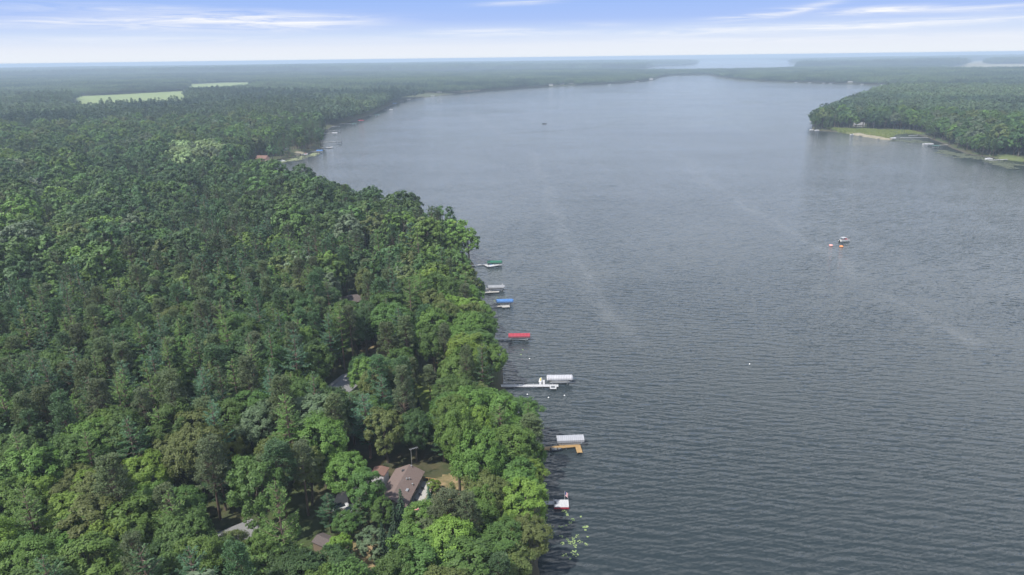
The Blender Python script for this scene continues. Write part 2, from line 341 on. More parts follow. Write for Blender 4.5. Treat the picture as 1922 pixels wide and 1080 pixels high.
# pale wind-streak sheen put into the base colour, and dark ripple bands
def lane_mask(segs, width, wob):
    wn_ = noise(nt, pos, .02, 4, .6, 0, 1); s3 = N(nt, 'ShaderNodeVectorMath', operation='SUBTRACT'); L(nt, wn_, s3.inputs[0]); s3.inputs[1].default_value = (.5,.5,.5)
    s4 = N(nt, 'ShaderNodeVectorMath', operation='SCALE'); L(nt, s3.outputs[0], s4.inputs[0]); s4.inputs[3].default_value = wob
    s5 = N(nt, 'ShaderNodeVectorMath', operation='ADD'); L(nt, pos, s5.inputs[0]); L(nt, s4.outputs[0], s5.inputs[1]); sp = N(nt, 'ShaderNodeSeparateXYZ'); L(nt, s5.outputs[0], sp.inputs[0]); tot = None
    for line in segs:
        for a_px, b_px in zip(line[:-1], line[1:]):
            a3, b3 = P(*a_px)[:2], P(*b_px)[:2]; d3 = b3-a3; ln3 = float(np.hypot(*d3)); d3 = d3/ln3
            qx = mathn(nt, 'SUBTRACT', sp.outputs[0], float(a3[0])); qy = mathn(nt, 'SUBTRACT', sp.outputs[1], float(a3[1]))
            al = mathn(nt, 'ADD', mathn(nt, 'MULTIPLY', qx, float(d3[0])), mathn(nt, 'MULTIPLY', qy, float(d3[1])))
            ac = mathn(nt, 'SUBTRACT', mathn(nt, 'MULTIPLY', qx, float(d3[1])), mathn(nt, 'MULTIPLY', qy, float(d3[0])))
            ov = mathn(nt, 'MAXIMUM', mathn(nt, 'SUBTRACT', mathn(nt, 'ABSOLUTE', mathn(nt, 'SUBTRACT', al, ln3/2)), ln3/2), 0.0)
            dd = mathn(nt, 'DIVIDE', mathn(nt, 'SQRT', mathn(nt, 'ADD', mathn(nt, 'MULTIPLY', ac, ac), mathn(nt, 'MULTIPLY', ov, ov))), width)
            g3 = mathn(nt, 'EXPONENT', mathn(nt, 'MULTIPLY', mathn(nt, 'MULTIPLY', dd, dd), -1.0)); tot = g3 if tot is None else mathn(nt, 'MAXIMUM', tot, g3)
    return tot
streak_n = ramp(nt, noise(nt, mapping(nt, pos, (.10, .035, 1), (0, 0, R(-25))), 1.0, 6, .7), [(.38, .1), (.66, 1.0)])
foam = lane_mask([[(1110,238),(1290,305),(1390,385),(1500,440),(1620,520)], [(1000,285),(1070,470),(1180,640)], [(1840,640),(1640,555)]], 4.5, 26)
sheen2 = lane_mask([[(885,215),(965,262)], [(1440,158),(1520,188),(1556,212)], [(1290,300),(1325,345)]], 9, 30)
foam = mathn(nt, 'MULTIPLY', mathn(nt, 'MAXIMUM', foam, sheen2), streak_n)
rip = mathn(nt, 'MULTIPLY', lane_mask([[(945,252),(1040,246),(1110,241),(1170,227)], [(1160,234),(1275,234)]], 7, 30), streak_n)
sheen_f = mathn(nt, 'MULTIPLY', foam, .26)
L(nt, mixc(nt, sheen_f, (0.023,0.032,0.036), (0.15,0.16,0.165)), b.inputs['Base Color'])  # sheen of the wind streaks mixed in as paler water colour
rough_ = mathn(nt, 'ADD', rough_, mathn(nt, 'MULTIPLY', rip, 1.3))
L(nt, mathn(nt, 'MULTIPLY', ss.outputs[1], rough_), cn.inputs[1])
nv = N(nt, 'ShaderNodeVectorMath', operation='NORMALIZE'); L(nt, cn.outputs[0], nv.inputs[0]); L(nt, nv.outputs[0], b.inputs['Normal'])
L(nt, ramp(nt, big, [(0.3, 0.06), (0.7, 0.16)]), b.inputs['Roughness'])
ri = np.concatenate([np.arange(0, 250, 10), np.arange(250, len(rr))]); rw = rr[ri]
TH, RR = np.meshgrid(th, rw); V = np.stack([RR*np.sin(TH), RR*np.cos(TH), -drop(RR)], -1).reshape(-1, 3); nw_ = len(rw)
i, j = np.meshgrid(np.arange(nw_-1), np.arange(nt_), indexing='ij'); j2 = (j+1) % nt_
Fq = np.stack([(i+1)*nt_+j, (i+1)*nt_+j2, i*nt_+j2, i*nt_+j], -1).reshape(-1, 4)
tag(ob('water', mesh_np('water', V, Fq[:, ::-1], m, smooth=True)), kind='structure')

def draped(name, poly_px, mat, z0=2.3, lift=0.06, step=1.0, in_world=False, kind='structure', fray=0.8):
    """a sheet draped over the ground inside a traced outline"""
    pl = np.array(poly_px if in_world else [tuple(P(p[0], p[1], z0)[:2]) for p in poly_px])
    x0, y0 = pl.min(0)-step*2; x1, y1 = pl.max(0)+step*2
    xs = np.arange(x0, x1, step); ys = np.arange(y0, y1, step)
    X, Y = np.meshgrid(xs, ys)
    Z = height(X, Y)+lift
    cx = (X[:-1,:-1]+step/2); cy_ = (Y[:-1,:-1]+step/2)
    ins = (seg_sd(pl, cx, cy_)+(vnoise(cx.ravel(), cy_.ravel(), step*2.5, 9)-.5)*2*fray*step < 0).reshape(cx.shape)
    ii, jj = np.nonzero(ins); nx = len(xs)
    Fq = np.stack([ii*nx+jj, ii*nx+jj+1, (ii+1)*nx+jj+1, (ii+1)*nx+jj], -1)
    used, inv = np.unique(Fq.ravel(), return_inverse=True)
    V = np.stack([X, Y, Z], -1).reshape(-1, 3)[used]
    return tag(ob(name, mesh_np(name, V, inv.reshape(-1, 4), mat)), kind=kind)
FIELD1 = [(132,212),(146,182),(230,179),(352,173),(350,204),(300,208),(200,212)]
FIELD2 = [(350,172),(358,157),(420,153.5),(468,152.5),(468,165),(440,169),(380,173)]
FIELD3 = [(1805,123),(1825,114),(1860,112),(1850,121),(1922,120),(1990,119),(1990,131),(1830,134),(1750,129)]
FIELD4 = [(1870,118.5),(1990,113),(1990,115.5),(1900,120)]
draped('field', FIELD1, MAT['crop'], 8, 0.5, 12, fray=.3)
draped('field', FIELD2, MAT['crop'], 12, 0.7, 20, fray=.3)
draped('field', FIELD3, MAT['tan_crop'], 12, 0.8, 60, fray=.3)
LAWN = [(776,770),(778,722),(790,700),(805,698),(812,730),(806,775)]
draped('lawn', LAWN, MAT['lawn'], 2.2, 0.06, 0.5)
GRAV = [(626,935),(640,921),(668,915),(690,930),(680,955),(650,972),(628,968)]
draped('driveway', GRAV, MAT['gravel'], 2.2, 0.06, 0.5)
YARD = [(808,930),(815,902),(835,890),(862,888),(876,905),(872,932),(845,942)]
draped('dry_lawn', YARD, MAT['dry_ground'], 2.2, 0.06, 0.5)
BARE = [(655,1020),(690,1010),(715,1030),(722,1075),(690,1085),(662,1045)]
draped('bare_earth', BARE, MAT['dry_ground'], 2.2, 0.06, 0.5)
draped('dirt_path', [(672,615),(690,612),(694,640),(820,640),(846,655),(843,690),(790,690),(740,668),(680,668)], MAT['dry_ground'], 2.2, 0.06, 0.6)
draped('sandbar', [(1586,249),(1630,251),(1672,256),(1680,264),(1655,263),(1618,257)], MAT['sand'], 0.6, 0.10, 2.0)
MARSH = [(1545,240),(1600,243),(1680,245),(1715,247),(1735,252),(1712,250.5),(1682,251.5),(1672,262),(1640,256),(1580,249)]
MAT['marsh_ground'] = flecked('marsh_ground', (0.06,0.09,0.03), (0.12,0.14,0.05), 0.08, 0.95)
draped('marsh_lawn', MARSH, MAT['marsh_ground'], 1.2, 0.05, 3.0)
LAWN_FAR = [(1858,296),(1885,293),(1912,296),(1930,302),(1905,304),(1880,301)]
draped('shore_lawn', LAWN_FAR, MAT['marsh_ground'], 1.2, 0.06, 3.0)
SBANK = [(552,290),(556,284),(566,285),(574,290),(562,294)]
draped('sandy_bank', SBANK, MAT['sand'], 1.2, 0.06, 2.0)
draped('beach', [(838,173.2),(870,171),(902,169),(902,171.5),(865,175)], MAT['sand'], 1.0, 0.2, 6.0)

# ------------------------------------------------------------------ foliage materials
def leaf_mat(name, dark, light, inst=False, trans=0.25):
    m = bpy.data.materials.new(name); m.use_nodes = True; nt = m.node_tree
    b = nt.nodes['Principled BSDF']; out = nt.nodes['Material Output']
    b.inputs['Roughness'].default_value = 0.55; b.inputs['Specular IOR Level'].default_value = 0.25
    at = N(nt, 'ShaderNodeAttribute'); at.attribute_name = 'lv'
    oi = N(nt, 'ShaderNodeObjectInfo')
    c = mixc(nt, at.outputs['Fac'], dark, light)
    if inst:
        tn = N(nt, 'ShaderNodeAttribute'); tn.attribute_type = 'INSTANCER'; tn.attribute_name = 'tint'
        c = mixc(nt, 1.0, c, tn.outputs['Color'], 'MULTIPLY')
    v = mathn(nt, 'ADD', 1.12, mathn(nt, 'MULTIPLY', oi.outputs['Random'], 0.52))
    hs = N(nt, 'ShaderNodeHueSaturation'); L(nt, v, hs.inputs['Value'])
    L(nt, mathn(nt, 'ADD', 0.482, mathn(nt, 'MULTIPLY', oi.outputs['Random'], 0.024)), hs.inputs['Hue'])
    L(nt, c, hs.inputs['Color']); c = hs.outputs[0]
    L(nt, c, b.inputs['Base Color'])
    tr = N(nt, 'ShaderNodeBsdfTranslucent'); L(nt, mixc(nt, 1.0, c, (1.25,1.3,0.6), 'MULTIPLY'), tr.inputs[0])
    mx = N(nt, 'ShaderNodeMixShader'); mx.inputs[0].default_value = trans
    L(nt, b.outputs[0], mx.inputs[1]); L(nt, tr.outputs[0], mx.inputs[2]); L(nt, mx.outputs[0], out.inputs[0])
    return m
LM = {
 'bright yellow-green': leaf_mat('bright_yellow_green_leaves', (0.078,0.138,0.022), (0.125,0.190,0.038)),
 'fresh green': leaf_mat('fresh_green_leaves', (0.054,0.108,0.022), (0.090,0.155,0.036)),
 'mid-green': leaf_mat('mid_green_leaves', (0.042,0.088,0.022), (0.070,0.125,0.034)),
 'deep green': leaf_mat('deep_green_leaves', (0.028,0.064,0.022), (0.050,0.092,0.032)),
 'olive green': leaf_mat('olive_leaves', (0.062,0.088,0.024), (0.098,0.120,0.042)),
 'golden green': leaf_mat('golden_leaves', (0.100,0.125,0.028), (0.155,0.170,0.045)),
 'silvery green': leaf_mat('silvery_leaves', (0.058,0.095,0.048), (0.100,0.135,0.075)),
 'grey-green': leaf_mat('grey_green_needles', (0.085,0.105,0.075), (0.14,0.155,0.115), trans=0.1),
 'blue-green': leaf_mat('blue_green_needles', (0.032,0.078,0.044), (0.060,0.118,0.064), trans=0.15),
 'rich green': leaf_mat('rich_green_needles', (0.052,0.106,0.026), (0.092,0.152,0.042), trans=0.18),
 'dark green': leaf_mat('dark_green_needles', (0.028,0.066,0.027), (0.056,0.102,0.042), trans=0.12),
 'dull olive': leaf_mat('dull_olive_needles', (0.044,0.070,0.028), (0.082,0.108,0.048), trans=0.12),
 'brownish green': leaf_mat('brownish_needles', (0.045,0.066,0.032), (0.082,0.104,0.052), trans=0.12),
 'blackish green': leaf_mat('blackish_needles', (0.014,0.034,0.018), (0.028,0.054,0.026), trans=0.1),
}
IM = leaf_mat('woodland_leaves', (0.62,0.62,0.62), (1.05,1.05,1.05), True, 0.2)

# ------------------------------------------------------------------ tree shapes
def unit(v): return v/np.maximum(np.linalg.norm(v, axis=-1, keepdims=True), 1e-9)
def quads(C, Nn, S, asp, r, T=None):
    """quads centred on C facing Nn, half-size S; T = preferred long axis"""
    n = len(C); Nn = unit(Nn)
    t = unit(np.cross(Nn, r.normal(size=(n, 3)))) if T is None else unit(T-Nn*(T*Nn).sum(1, keepdims=True))
    b = np.cross(Nn, t); S = np.broadcast_to(S, (n,))[:, None]; asp = np.broadcast_to(asp, (n,))[:, None]
    k = 0.55
    V = np.stack([C-t*S, C-b*S*asp+t*S*k*(r.random((n,1))-.5), C+t*S, C+b*S*asp+t*S*k*(r.random((n,1))-.5)], 1).reshape(-1, 3)
    return V, np.arange(n*4).reshape(n, 4)
def limb(mb, p0, p1, r0, r1, r, n=5, seg=3, bend=.12):
    p0 = np.array(p0, float); p1 = np.array(p1, float); Ln = np.linalg.norm(p1-p0)
    pts = [p0+(p1-p0)*t+(r.normal(size=3)*bend*Ln*math.sin(math.pi*t)*0.5 if 0 < t < 1 else 0) for t in np.linspace(0, 1, seg+1)]
    mb.tube(pts, [r0+(r1-r0)*t for t in np.linspace(0, 1, seg+1)], n, False)
    return pts[-1]
def dirs_on_sphere(n, zmin, r):
    d = []
    for k in range(n):
        zz = 1-(1-zmin)*(k+.5)/n; ph = k*2.39996+r.normal()*0.25
        q = math.sqrt(max(0, 1-zz*zz)); d.append((q*math.cos(ph), q*math.sin(ph), zz))
    return np.array(d)
def broadleaf(seed, Ht, Rr, lobes=26, subs=9, per=26, leaf=0.30, base=0.30, top_flat=1.0, spread=0.75, lean=0.0):
    r = np.random.default_rng(seed); cz = Ht*(base+1)/2; az_ = Ht*(1-base)/2
    D = dirs_on_sphere(lobes, -0.62, r); ax = np.array([Rr, Rr*(0.85+.3*r.random()), az_*top_flat])
    k = (spread+0.28*(r.random((lobes, 1))-.5))
    LC = D*ax*k+np.array([0, 0, cz]); LR = Rr*(0.28+0.16*r.random(lobes))
    low = (LC[:, 2] < cz); LC[low, :2] *= 0.9
    Vs, Fs, LV = [], [], []; o = 0
    for li in range(lobes):
        sd = unit(r.normal(size=(subs, 3))+D[li]*1.1+np.array([0, 0, .5]))
        SP = LC[li]+sd*LR[li]*(0.65+.35*r.random((subs, 1))); SR = LR[li]*(0.27+.18*r.random(subs))
        lobe_v = r.random()*0.35
        for si in range(subs):
            ld = unit(r.normal(size=(per, 3))+sd[si]*0.5)
            C = SP[si]+ld*SR[si]*np.sqrt(r.random((per, 1)))*1.15*np.array([1, 1, .85])
            Nn = ld*0.5+sd[si]*0.5+D[li]*0.25+np.array([0, 0, .55])+r.normal(size=(per, 3))*0.42
            v, f = quads(C, Nn, leaf*(0.65+.7*r.random(per)), 0.62, r)
            Vs.append(v); Fs.append(f+o); o += len(v); LV.append(lobe_v+r.random(per)*0.65)
    mb = MB(); tr = Rr*0.055+0.08; fork = np.array([r.normal()*.25, r.normal()*.25, Ht*base*1.05])
    limb(mb, (0, 0, -0.6), fork, tr*1.25, tr*.85, r, 8, 3, .03)
    limb(mb, fork, (fork[0]*1.5, fork[1]*1.5, Ht*.86), tr*.85, .06, r, 6, 4, .08)
    for li in range(0, lobes, 2):
        st = fork+(np.array([0, 0, Ht*.7])-np.array([0, 0, fork[2]]))*max(0, r.random()*.6*(LC[li][2]/Ht)); limb(mb, st, LC[li], tr*.42, .05, r, 5, 3, .14)
    return np.concatenate(Vs), np.concatenate(Fs), np.concatenate(LV), mb
def white_pine(seed, Ht, Rr, base=0.25, step=1.0, q=1.0, leaf=0.34):
    """long whorled boughs carrying flat, up-swept plumes"""
    r = np.random.default_rng(seed); mb = MB(); Vs, Fs, LV = [], [], []; o = 0
    lean = r.normal(size=2)*.3
    pos = lambda t: np.array([lean[0]*t*t, lean[1]*t*t, Ht*t])
    mb.tube([pos(t)-np.array([0, 0, .6*(t == 0)]) for t in (0, .25, .5, .75, 1)], [.34, .28, .21, .12, .03], 7, False)
    zz = Ht*base; ph0 = r.random()*6
    while zz < Ht*0.985:
        t = (zz/Ht-base)/(1-base); prof = Rr*(0.45+0.75*min(1, t*4.0))*(1-t)**0.72*1.05
        nb = max(3, int(round(5-1.2*t+r.normal()*.6))); ph0 += 0.9
        for k in range(nb):
            if t < .35 and r.random() < .22: continue
            ph = ph0+2*math.pi*k/nb+r.normal()*.22; ln = max(.5, prof*(0.5+.75*r.random()))
            d = np.array([math.cos(ph), math.sin(ph), 0]); el = 0.02+0.55*t*t+r.normal()*.07
            s = np.array([-d[1], d[0], 0]); P0 = pos(zz/Ht); nseg = 5
            cv = lambda u: P0+d*ln*u+np.array([0, 0, 1])*(ln*(el*u+0.16*u*u)-ln*.06*math.sin(u*3.14))
            mb.tube([cv(u) for u in (0, .5, .95)], [.075, .05, .02], 4, False)
            nsp = max(3, int(ln*3.4*q)); us = 0.25+0.75*(np.arange(nsp)+r.random(nsp))/nsp; bv = r.random()*.35
            for u in us:
                for sg in (-1, 1):
                    w_ = ln*0.30*(1.15-u)*(0.5+r.random()*.8)+.22; m_ = max(2, int(w_*4.2*q))
                    a = (np.arange(m_)+r.random(m_))/m_
                    C = cv(u)+d*(a[:, None]*w_*0.75)+s*sg*(a[:, None]*w_)+np.array([0, 0, 1])*(0.12*a[:, None]*w_+r.normal(size=(m_, 1))*.06)
                    Nn = np.array([0, 0, 1.0])+d*-.25+r.normal(size=(m_, 3))*.42
                    v, f = quads(C, Nn, leaf*(.7+.6*r.random(m_)), 0.42, r, np.tile(d*.75+s*sg*.6+np.array([0, 0, .25]), (m_, 1)))
                    Vs.append(v); Fs.append(f+o); o += len(v); LV.append(bv+r.random(m_)*.65)
        zz += step*(0.75+.5*r.random())*(1.15-.45*t)
    return np.concatenate(Vs), np.concatenate(Fs), np.concatenate(LV), mb
def red_pine(seed, Ht, Rr, base=0.45, n=95, per=34, leaf=0.30, dead=5):
    """tall bare trunk, rounded open crown of needle tufts on grey boughs"""
    r = np.random.default_rng(seed); mb = MB(); Vs, Fs, LV = [], [], []; o = 0
    lean = r.normal(size=2)*.4
    pos = lambda t: np.array([lean[0]*t*t, lean[1]*t*t, Ht*t])
    mb.tube([pos(t)-np.array([0, 0, .6*(t == 0)]) for t in (0, .3, .6, .85, .97)], [.32, .26, .19, .10, .04], 7, False)
    for k in range(n):
        t = base+(1-base)*((k+r.random())/n)**0.8; tt = (t-base)/(1-base)
        prof = Rr*math.sqrt(max(0.02, 1-(1.15*tt-0.28)**2))*(1-.35*tt)
        ph = k*2.39996+r.normal()*.4; ln = prof*(.55+.5*r.random())
        e = pos(t)+np.array([math.cos(ph)*ln, math.sin(ph)*ln, ln*(.12+.35*tt)+r.random()*.4])
        if e[2] > Ht*1.02: e[2] = Ht*1.02
        limb(mb, pos(max(base*.95, t-.03)), e, .07, .025, r, 4, 2, .12)
        tr_ = .55+.5*r.random(); ld = unit(r.normal(size=(per, 3))+np.array([0, 0, .25])); bv = r.random()*.4
        C = e+ld*tr_*np.array([1, 1, .6])*r.random((per, 1))**.5
        Nn = np.cross(ld, r.normal(size=(per, 3)))*.8+np.array([0, 0, .9])
        v, f = quads(C, Nn, leaf*(.7+.6*r.random(per)), 0.38, r, ld)
        Vs.append(v); Fs.append(f+o); o += len(v); LV.append(bv+r.random(per)*.6)
    for k in range(dead):
        t = base*(.75+.35*r.random()); ph = r.random()*6.28; ln = Rr*(.4+.5*r.random())
        limb(mb, pos(t), pos(t)+np.array([math.cos(ph)*ln, math.sin(ph)*ln, r.normal()*.5]), .06, .015, r, 4, 3, .2)
    return np.concatenate(Vs), np.concatenate(Fs), np.concatenate(LV), mb
def spruce(seed, Ht, Rr, base=0.04, q=1.0, leaf=0.26):
    r = np.random.default_rng(seed); mb = MB(); Vs, Fs, LV = [], [], []; o = 0
    mb.tube([(0, 0, -.5), (0, 0, Ht*.5), (0, 0, Ht)], [.2, .12, .02], 6, False)
    zz = Ht*base
    while zz < Ht*.99:
        t = zz/Ht; prof = Rr*(1-t)**.85+.08; nb = max(5, int(prof*6.5*q)); off = r.random()*6
        for k in range(nb):
            ph = off+2*math.pi*k/nb+r.normal()*.1; ln = prof*(.78+.35*r.random())
            d = np.array([math.cos(ph), math.sin(ph), 0]); s = np.array([-d[1], d[0], 0]); m_ = max(4, int(ln*9*q))
            u = (np.arange(m_)+r.random(m_))/m_
            C = np.array([0, 0, zz])+d*(u*ln)[:, None]+np.array([0, 0, -1])*(ln*.32*u**1.3)[:, None]+s*(r.normal(size=m_)*.2*(1.1-u)*ln*.6)[:, None]
            v, f = quads(C, np.array([0, 0, 1.])+d*.55+r.normal(size=(m_, 3))*.3, leaf*(.7+.6*r.random(m_)), .5, r, np.tile(d-np.array([0, 0, .3]), (m_, 1)))
            Vs.append(v); Fs.append(f+o); o += len(v); LV.append(.3*r.random()+r.random(m_)*.7)
        zz += .42+.1*r.random()
    return np.concatenate(Vs), np.concatenate(Fs), np.concatenate(LV), mb
def bare_tree(seed, Ht, Rr, base=.35):
    r = np.random.default_rng(seed); mb = MB()
    mb.tube([(0, 0, -.5), (.2, 0, Ht*.4), (0, .2, Ht*.75), (.1, .1, Ht)], [.28, .2, .12, .03], 6, False)
    for k in range(30):
        t = base+(1-base)*k/30; ph = k*2.4+r.normal()*.3; ln = Rr*(1-.55*(t-base)/(1-base))*(.6+.5*r.random())
        e = np.array([math.cos(ph)*ln, math.sin(ph)*ln, Ht*t+ln*.55]); limb(mb, (0, 0, Ht*t), e, .09, .03, r, 4, 3, .15)
        for q in range(5):
            u = .35+.6*r.random(); s = np.array([0, 0, Ht*t])+(e-np.array([0, 0, Ht*t]))*u
            limb(mb, s, s+unit(e-np.array([0, 0, Ht*t])+r.normal(size=3)*ln*.5)*ln*.45, .04, .015, r, 3, 2, .15)
    return mb

# LODs for near trees: crown + trunk meshes
SHAPES = {}
def add_shape(kind, data, bark, Ht, Rr, mats):
    Vv, Ff, lv, mb = data
    crowns = {mn: mesh_np(kind+'_crown', Vv, Ff, LM[mn], lv) for mn in mats}
    SHAPES.setdefault(kind, []).append((crowns, mb.mesh(kind+'_trunk', MAT[bark], True), Ht, Rr))
BT = ['bright yellow-green', 'fresh green', 'mid-green', 'deep green', 'olive green', 'golden green', 'silvery green']
for s_, (h_, r_, lo, kw) in enumerate([(16, 5.2, 30, {}), (15, 4.6, 26, dict(base=.22)), (18, 5.4, 34, dict(base=.33)), (14, 5.6, 30, dict(top_flat=.9)), (17, 4.2, 26, dict(base=.25)), (13, 4.0, 22, dict(base=.18))]):
    add_shape('broadleaf_tree', broadleaf(100+s_, h_, r_, lo, 11, 52, 0.19, **kw), 'bark', h_, r_, BT)
for s_, (h_, r_, st_) in enumerate([(22, 4.6, 1.45), (20, 4.2, 1.3), (24, 5.0, 1.6), (19, 4.8, 1.35)]):
    add_shape('white_pine', white_pine(200+s_, h_, r_, .22+.05*s_, st_, 1.45, .24), 'pine_bark', h_, r_, ['blue-green', 'rich green', 'dark green', 'grey-green'])
for s_, (h_, r_) in enumerate([(22, 3.4), (20, 3.8), (23, 3.2), (19, 3.6)]):
    add_shape('red_pine', red_pine(300+s_, h_, r_, .42+.06*(s_ % 3), 95+8*s_, 64, .22, 7), 'pine_bark', h_, r_, ['dark green', 'dull olive', 'brownish green'])
for s_, (h_, r_) in enumerate([(14, 2.4), (12, 1.9)]):
    add_shape('spruce_tree', spruce(400+s_, h_, r_), 'bark', h_, r_, ['blackish green', 'grey-green', 'blue-green'])
NATURAL = {'broadleaf_tree': ('broadleaf tree', 'broadleaf tree'), 'white_pine': ('white pine', 'pine tree'), 'red_pine': ('red pine', 'pine tree'), 'spruce_tree': ('spruce', 'spruce tree')}
TREES = []        # (kind, x, y, height, radius, tint, label or None)
def plant(kind, x, y, ht, rad, tint, label=None, vi=None):
    TREES.append(dict(kind=kind, x=float(x), y=float(y), h=ht, r=rad, tint=tint, label=label, vi=vi))
def plant_px(kind, bx, by, topy, rad, tint, label, vi=None):
    """a tree whose foot stands at the traced ground point; its height from the traced top"""
    p = P(bx, by, 2.2); lo, hi = 2.0, 40.0
    for _ in range(30):
        md = (lo+hi)/2
        if W(p[0], p[1], 2.2+md)[1] > topy: lo = md
        else: hi = md
    plant(kind, p[0], p[1], md, rad, tint, label, vi)

# trees singled out in the photograph
plant_px('spruce_tree', 757, 1005, 916, 2.3, 'blackish green', 'tall dark spruce in front of the near end of the brown-roofed house', 0)
plant_px('spruce_tree', 744, 1018, 942, 1.7, 'blackish green', 'slim dark spruce just inland of the tall spruce by the brown-roofed house', 1)
plant_px('spruce_tree', 767, 1030, 950, 1.8, 'blackish green', 'slim dark spruce lakeward of the tall spruce by the brown-roofed house', 1)
plant_px('spruce_tree', 722, 1060, 978, 2.0, 'blackish green', 'dark spruce beside the bare earth in front of the brown-roofed house', 0)
plant_px('spruce_tree', 738, 1062, 988, 1.7, 'blackish green', 'dark spruce between the bare-earth spruce and the lake side, low in the photo', 1)
plant_px('spruce_tree', 752, 1068, 992, 1.8, 'blackish green', 'lowest dark spruce of the clump in front of the brown-roofed house', 0)
plant_px('spruce_tree', 806, 955, 912, 1.3, 'blue-green', 'short blue-green spruce standing beside the deck of the brown-roofed house', 1)
plant_px('spruce_tree', 793, 692, 622, 2.4, 'grey-green', 'tall pale grey-green spruce above the sunny lawn strip', 0)
plant_px('spruce_tree', 752, 752, 728, 1.2, 'grey-green', 'small grey-green spruce at the inland edge of the lawn strip', 1)
plant_px('spruce_tree', 786, 768, 745, 1.1, 'blackish green', 'small dark spruce at the near end of the lawn strip', 1)
plant_px('red_pine', 777, 766, 673, 2.6, 'dull olive', 'red pine with a long bare trunk at the inland edge of the lawn strip', 0)
plant_px('red_pine', 809, 762, 688, 2.6, 'brownish green', 'thin red pine at the lake edge of the lawn strip', 2)
plant_px('broadleaf_tree', 659, 957, 853, 4.6, 'fresh green', 'round fresh green tree on a dark trunk over the gravel driveway', 0)
plant_px('broadleaf_tree', 693, 985, 885, 3.6, 'mid-green', 'leafy green tree between the driveway tree and the brown-roofed house', 4)
plant_px('white_pine', 682, 1000, 930, 2.8, 'dark green', 'dark young white pine in front of the driveway of the brown-roofed house', 1)
plant_px('broadleaf_tree', 640, 1050, 1005, 2.4, 'bright yellow-green', 'small bright yellow-green tree beside the dark shed', 5)
plant_px('broadleaf_tree', 290, 960, 862, 5.6, 'bright yellow-green', 'large bright round-crowned tree standing clear in the lower inland woods', 3)
plant_px('broadleaf_tree', 440, 895, 808, 4.4, 'golden green', 'golden-leaved tree, the yellowest crown in the near woods', 1)
plant_px('broadleaf_tree', 386, 912, 830, 4.2, 'silvery green', 'silvery tree on a pale bare trunk inland of the golden-leaved tree', 5)
plant_px('broadleaf_tree', 88, 950, 850, 3.8, 'mid-green', 'upright green tree standing in the dark gap low on the inland side', 4)
plant_px('broadleaf_tree', 862, 925, 768, 4.6, 'fresh green', 'big broad-crowned tree over the dry lawn behind the brown-roofed house deck', 2)
plant_px('broadleaf_tree', 985, 1000, 898, 4.6, 'bright yellow-green', 'bright tree leaning over the water beside the white flag dock', 1)
plant_px('broadleaf_tree', 988, 1060, 965, 4.4, 'olive green', 'olive tree on the shore just in front of the white flag dock', 0)
plant_px('white_pine', 560, 800, 700, 4.8, 'rich green', 'tall spreading white pine behind the golden-leaved tree', 2)
plant_px('red_pine', 840, 1060, 925, 4.2, 'brownish green', 'brownish red pine with bare grey boughs in front of the brown-roofed house', 1)
plant_px('red_pine', 800, 1095, 985, 4.2, 'dull olive', 'olive red pine low in the photo below the dark spruce clump', 3)
plant_px('red_pine', 612, 655, 560, 3.4, 'dull olive', 'red pine with a tall bare trunk in front of the dark-roofed cabin', 0)
plant_px('red_pine', 600, 640, 515, 3.4, 'dark green', 'tall red pine inland of the dark-roofed cabin, trunk showing', 2)
plant_px('broadleaf_tree', 690, 590, 505, 3.6, 'olive green', 'olive tree standing at the lake end of the dark-roofed cabin', 4)
plant_px('broadleaf_tree', 815, 922, 903, 1.5, 'bright yellow-green', 'low round bush between the house deck and the dry lawn', 5)

plant_px('broadleaf_tree', 655, 1010, 966, 2.8, 'mid-green', 'low mid-green tree in front of the parked cars by the driveway', 3)
plant_px('broadleaf_tree', 704, 1052, 996, 3.0, 'silvery green', 'low silvery bush-like tree behind the bare earth patch', 5)
plant_px('white_pine', 622, 1000, 925, 2.8, 'blue-green', 'blue-green white pine at the inland edge of the gravel driveway', 0)
plant_px('broadleaf_tree', 447, 1075, 998, 2.6, 'olive green', 'pale olive tree directly in front of the grey-shingled house', 2)
plant_px('white_pine', 850, 942, 903, 1.5, 'rich green', 'small young pine standing on the dry lawn beside the house deck', 0)
plant_px('broadleaf_tree', 722, 1004, 938, 2.5, 'mid-green', 'mid-green tree hugging the inland near corner of the brown-roofed house', 4)
# protected views: (x0,y0,x1,y1, base row): no tree nearer than the row may cover them
KEEP = [(420,808,462,856,890),(250,864,332,915,955),(945,702,1078,734,724),(936,622,994,640,637),(1024,808,1100,855,838),(1028,930,1066,956,941),(927,560,962,580,575),(909,534,946,550,548),(899,486,944,504,497),(722,873,800,940,930),(700,872,736,905,905),(786,880,828,945,945),(780,698,808,768,704),(640,548,676,565,575),(636,925,668,960,950),(400,1000,426,1024,1022),(457,985,477,1000,1000),
        (668,1020,705,1075,1060),(565,1008,640,1030,1030),(828,895,850,935,930),(690,655,708,668,665),(655,728,662,735,735),(200,490,222,520,535),(615,725,620,730,730)]
HOUSES = []       # ground discs kept free of trees: (x, y, r)
for q in [(748,918,7.5),(765,900,6.8),(716,893,5.5),(795,918,5),(655,945,3.8),(792,735,4),(664,560,6),(641,574,3.5),(437,1008,5.5),(612,1025,5),(645,722,4.5),(680,1040,4),(850,900,4)]:
    p = P(q[0], q[1], 2.2); HOUSES.append((p[0], p[1], q[2]))
TYPEN = lambda x, y, s, k: vnoise(x, y, s, k)
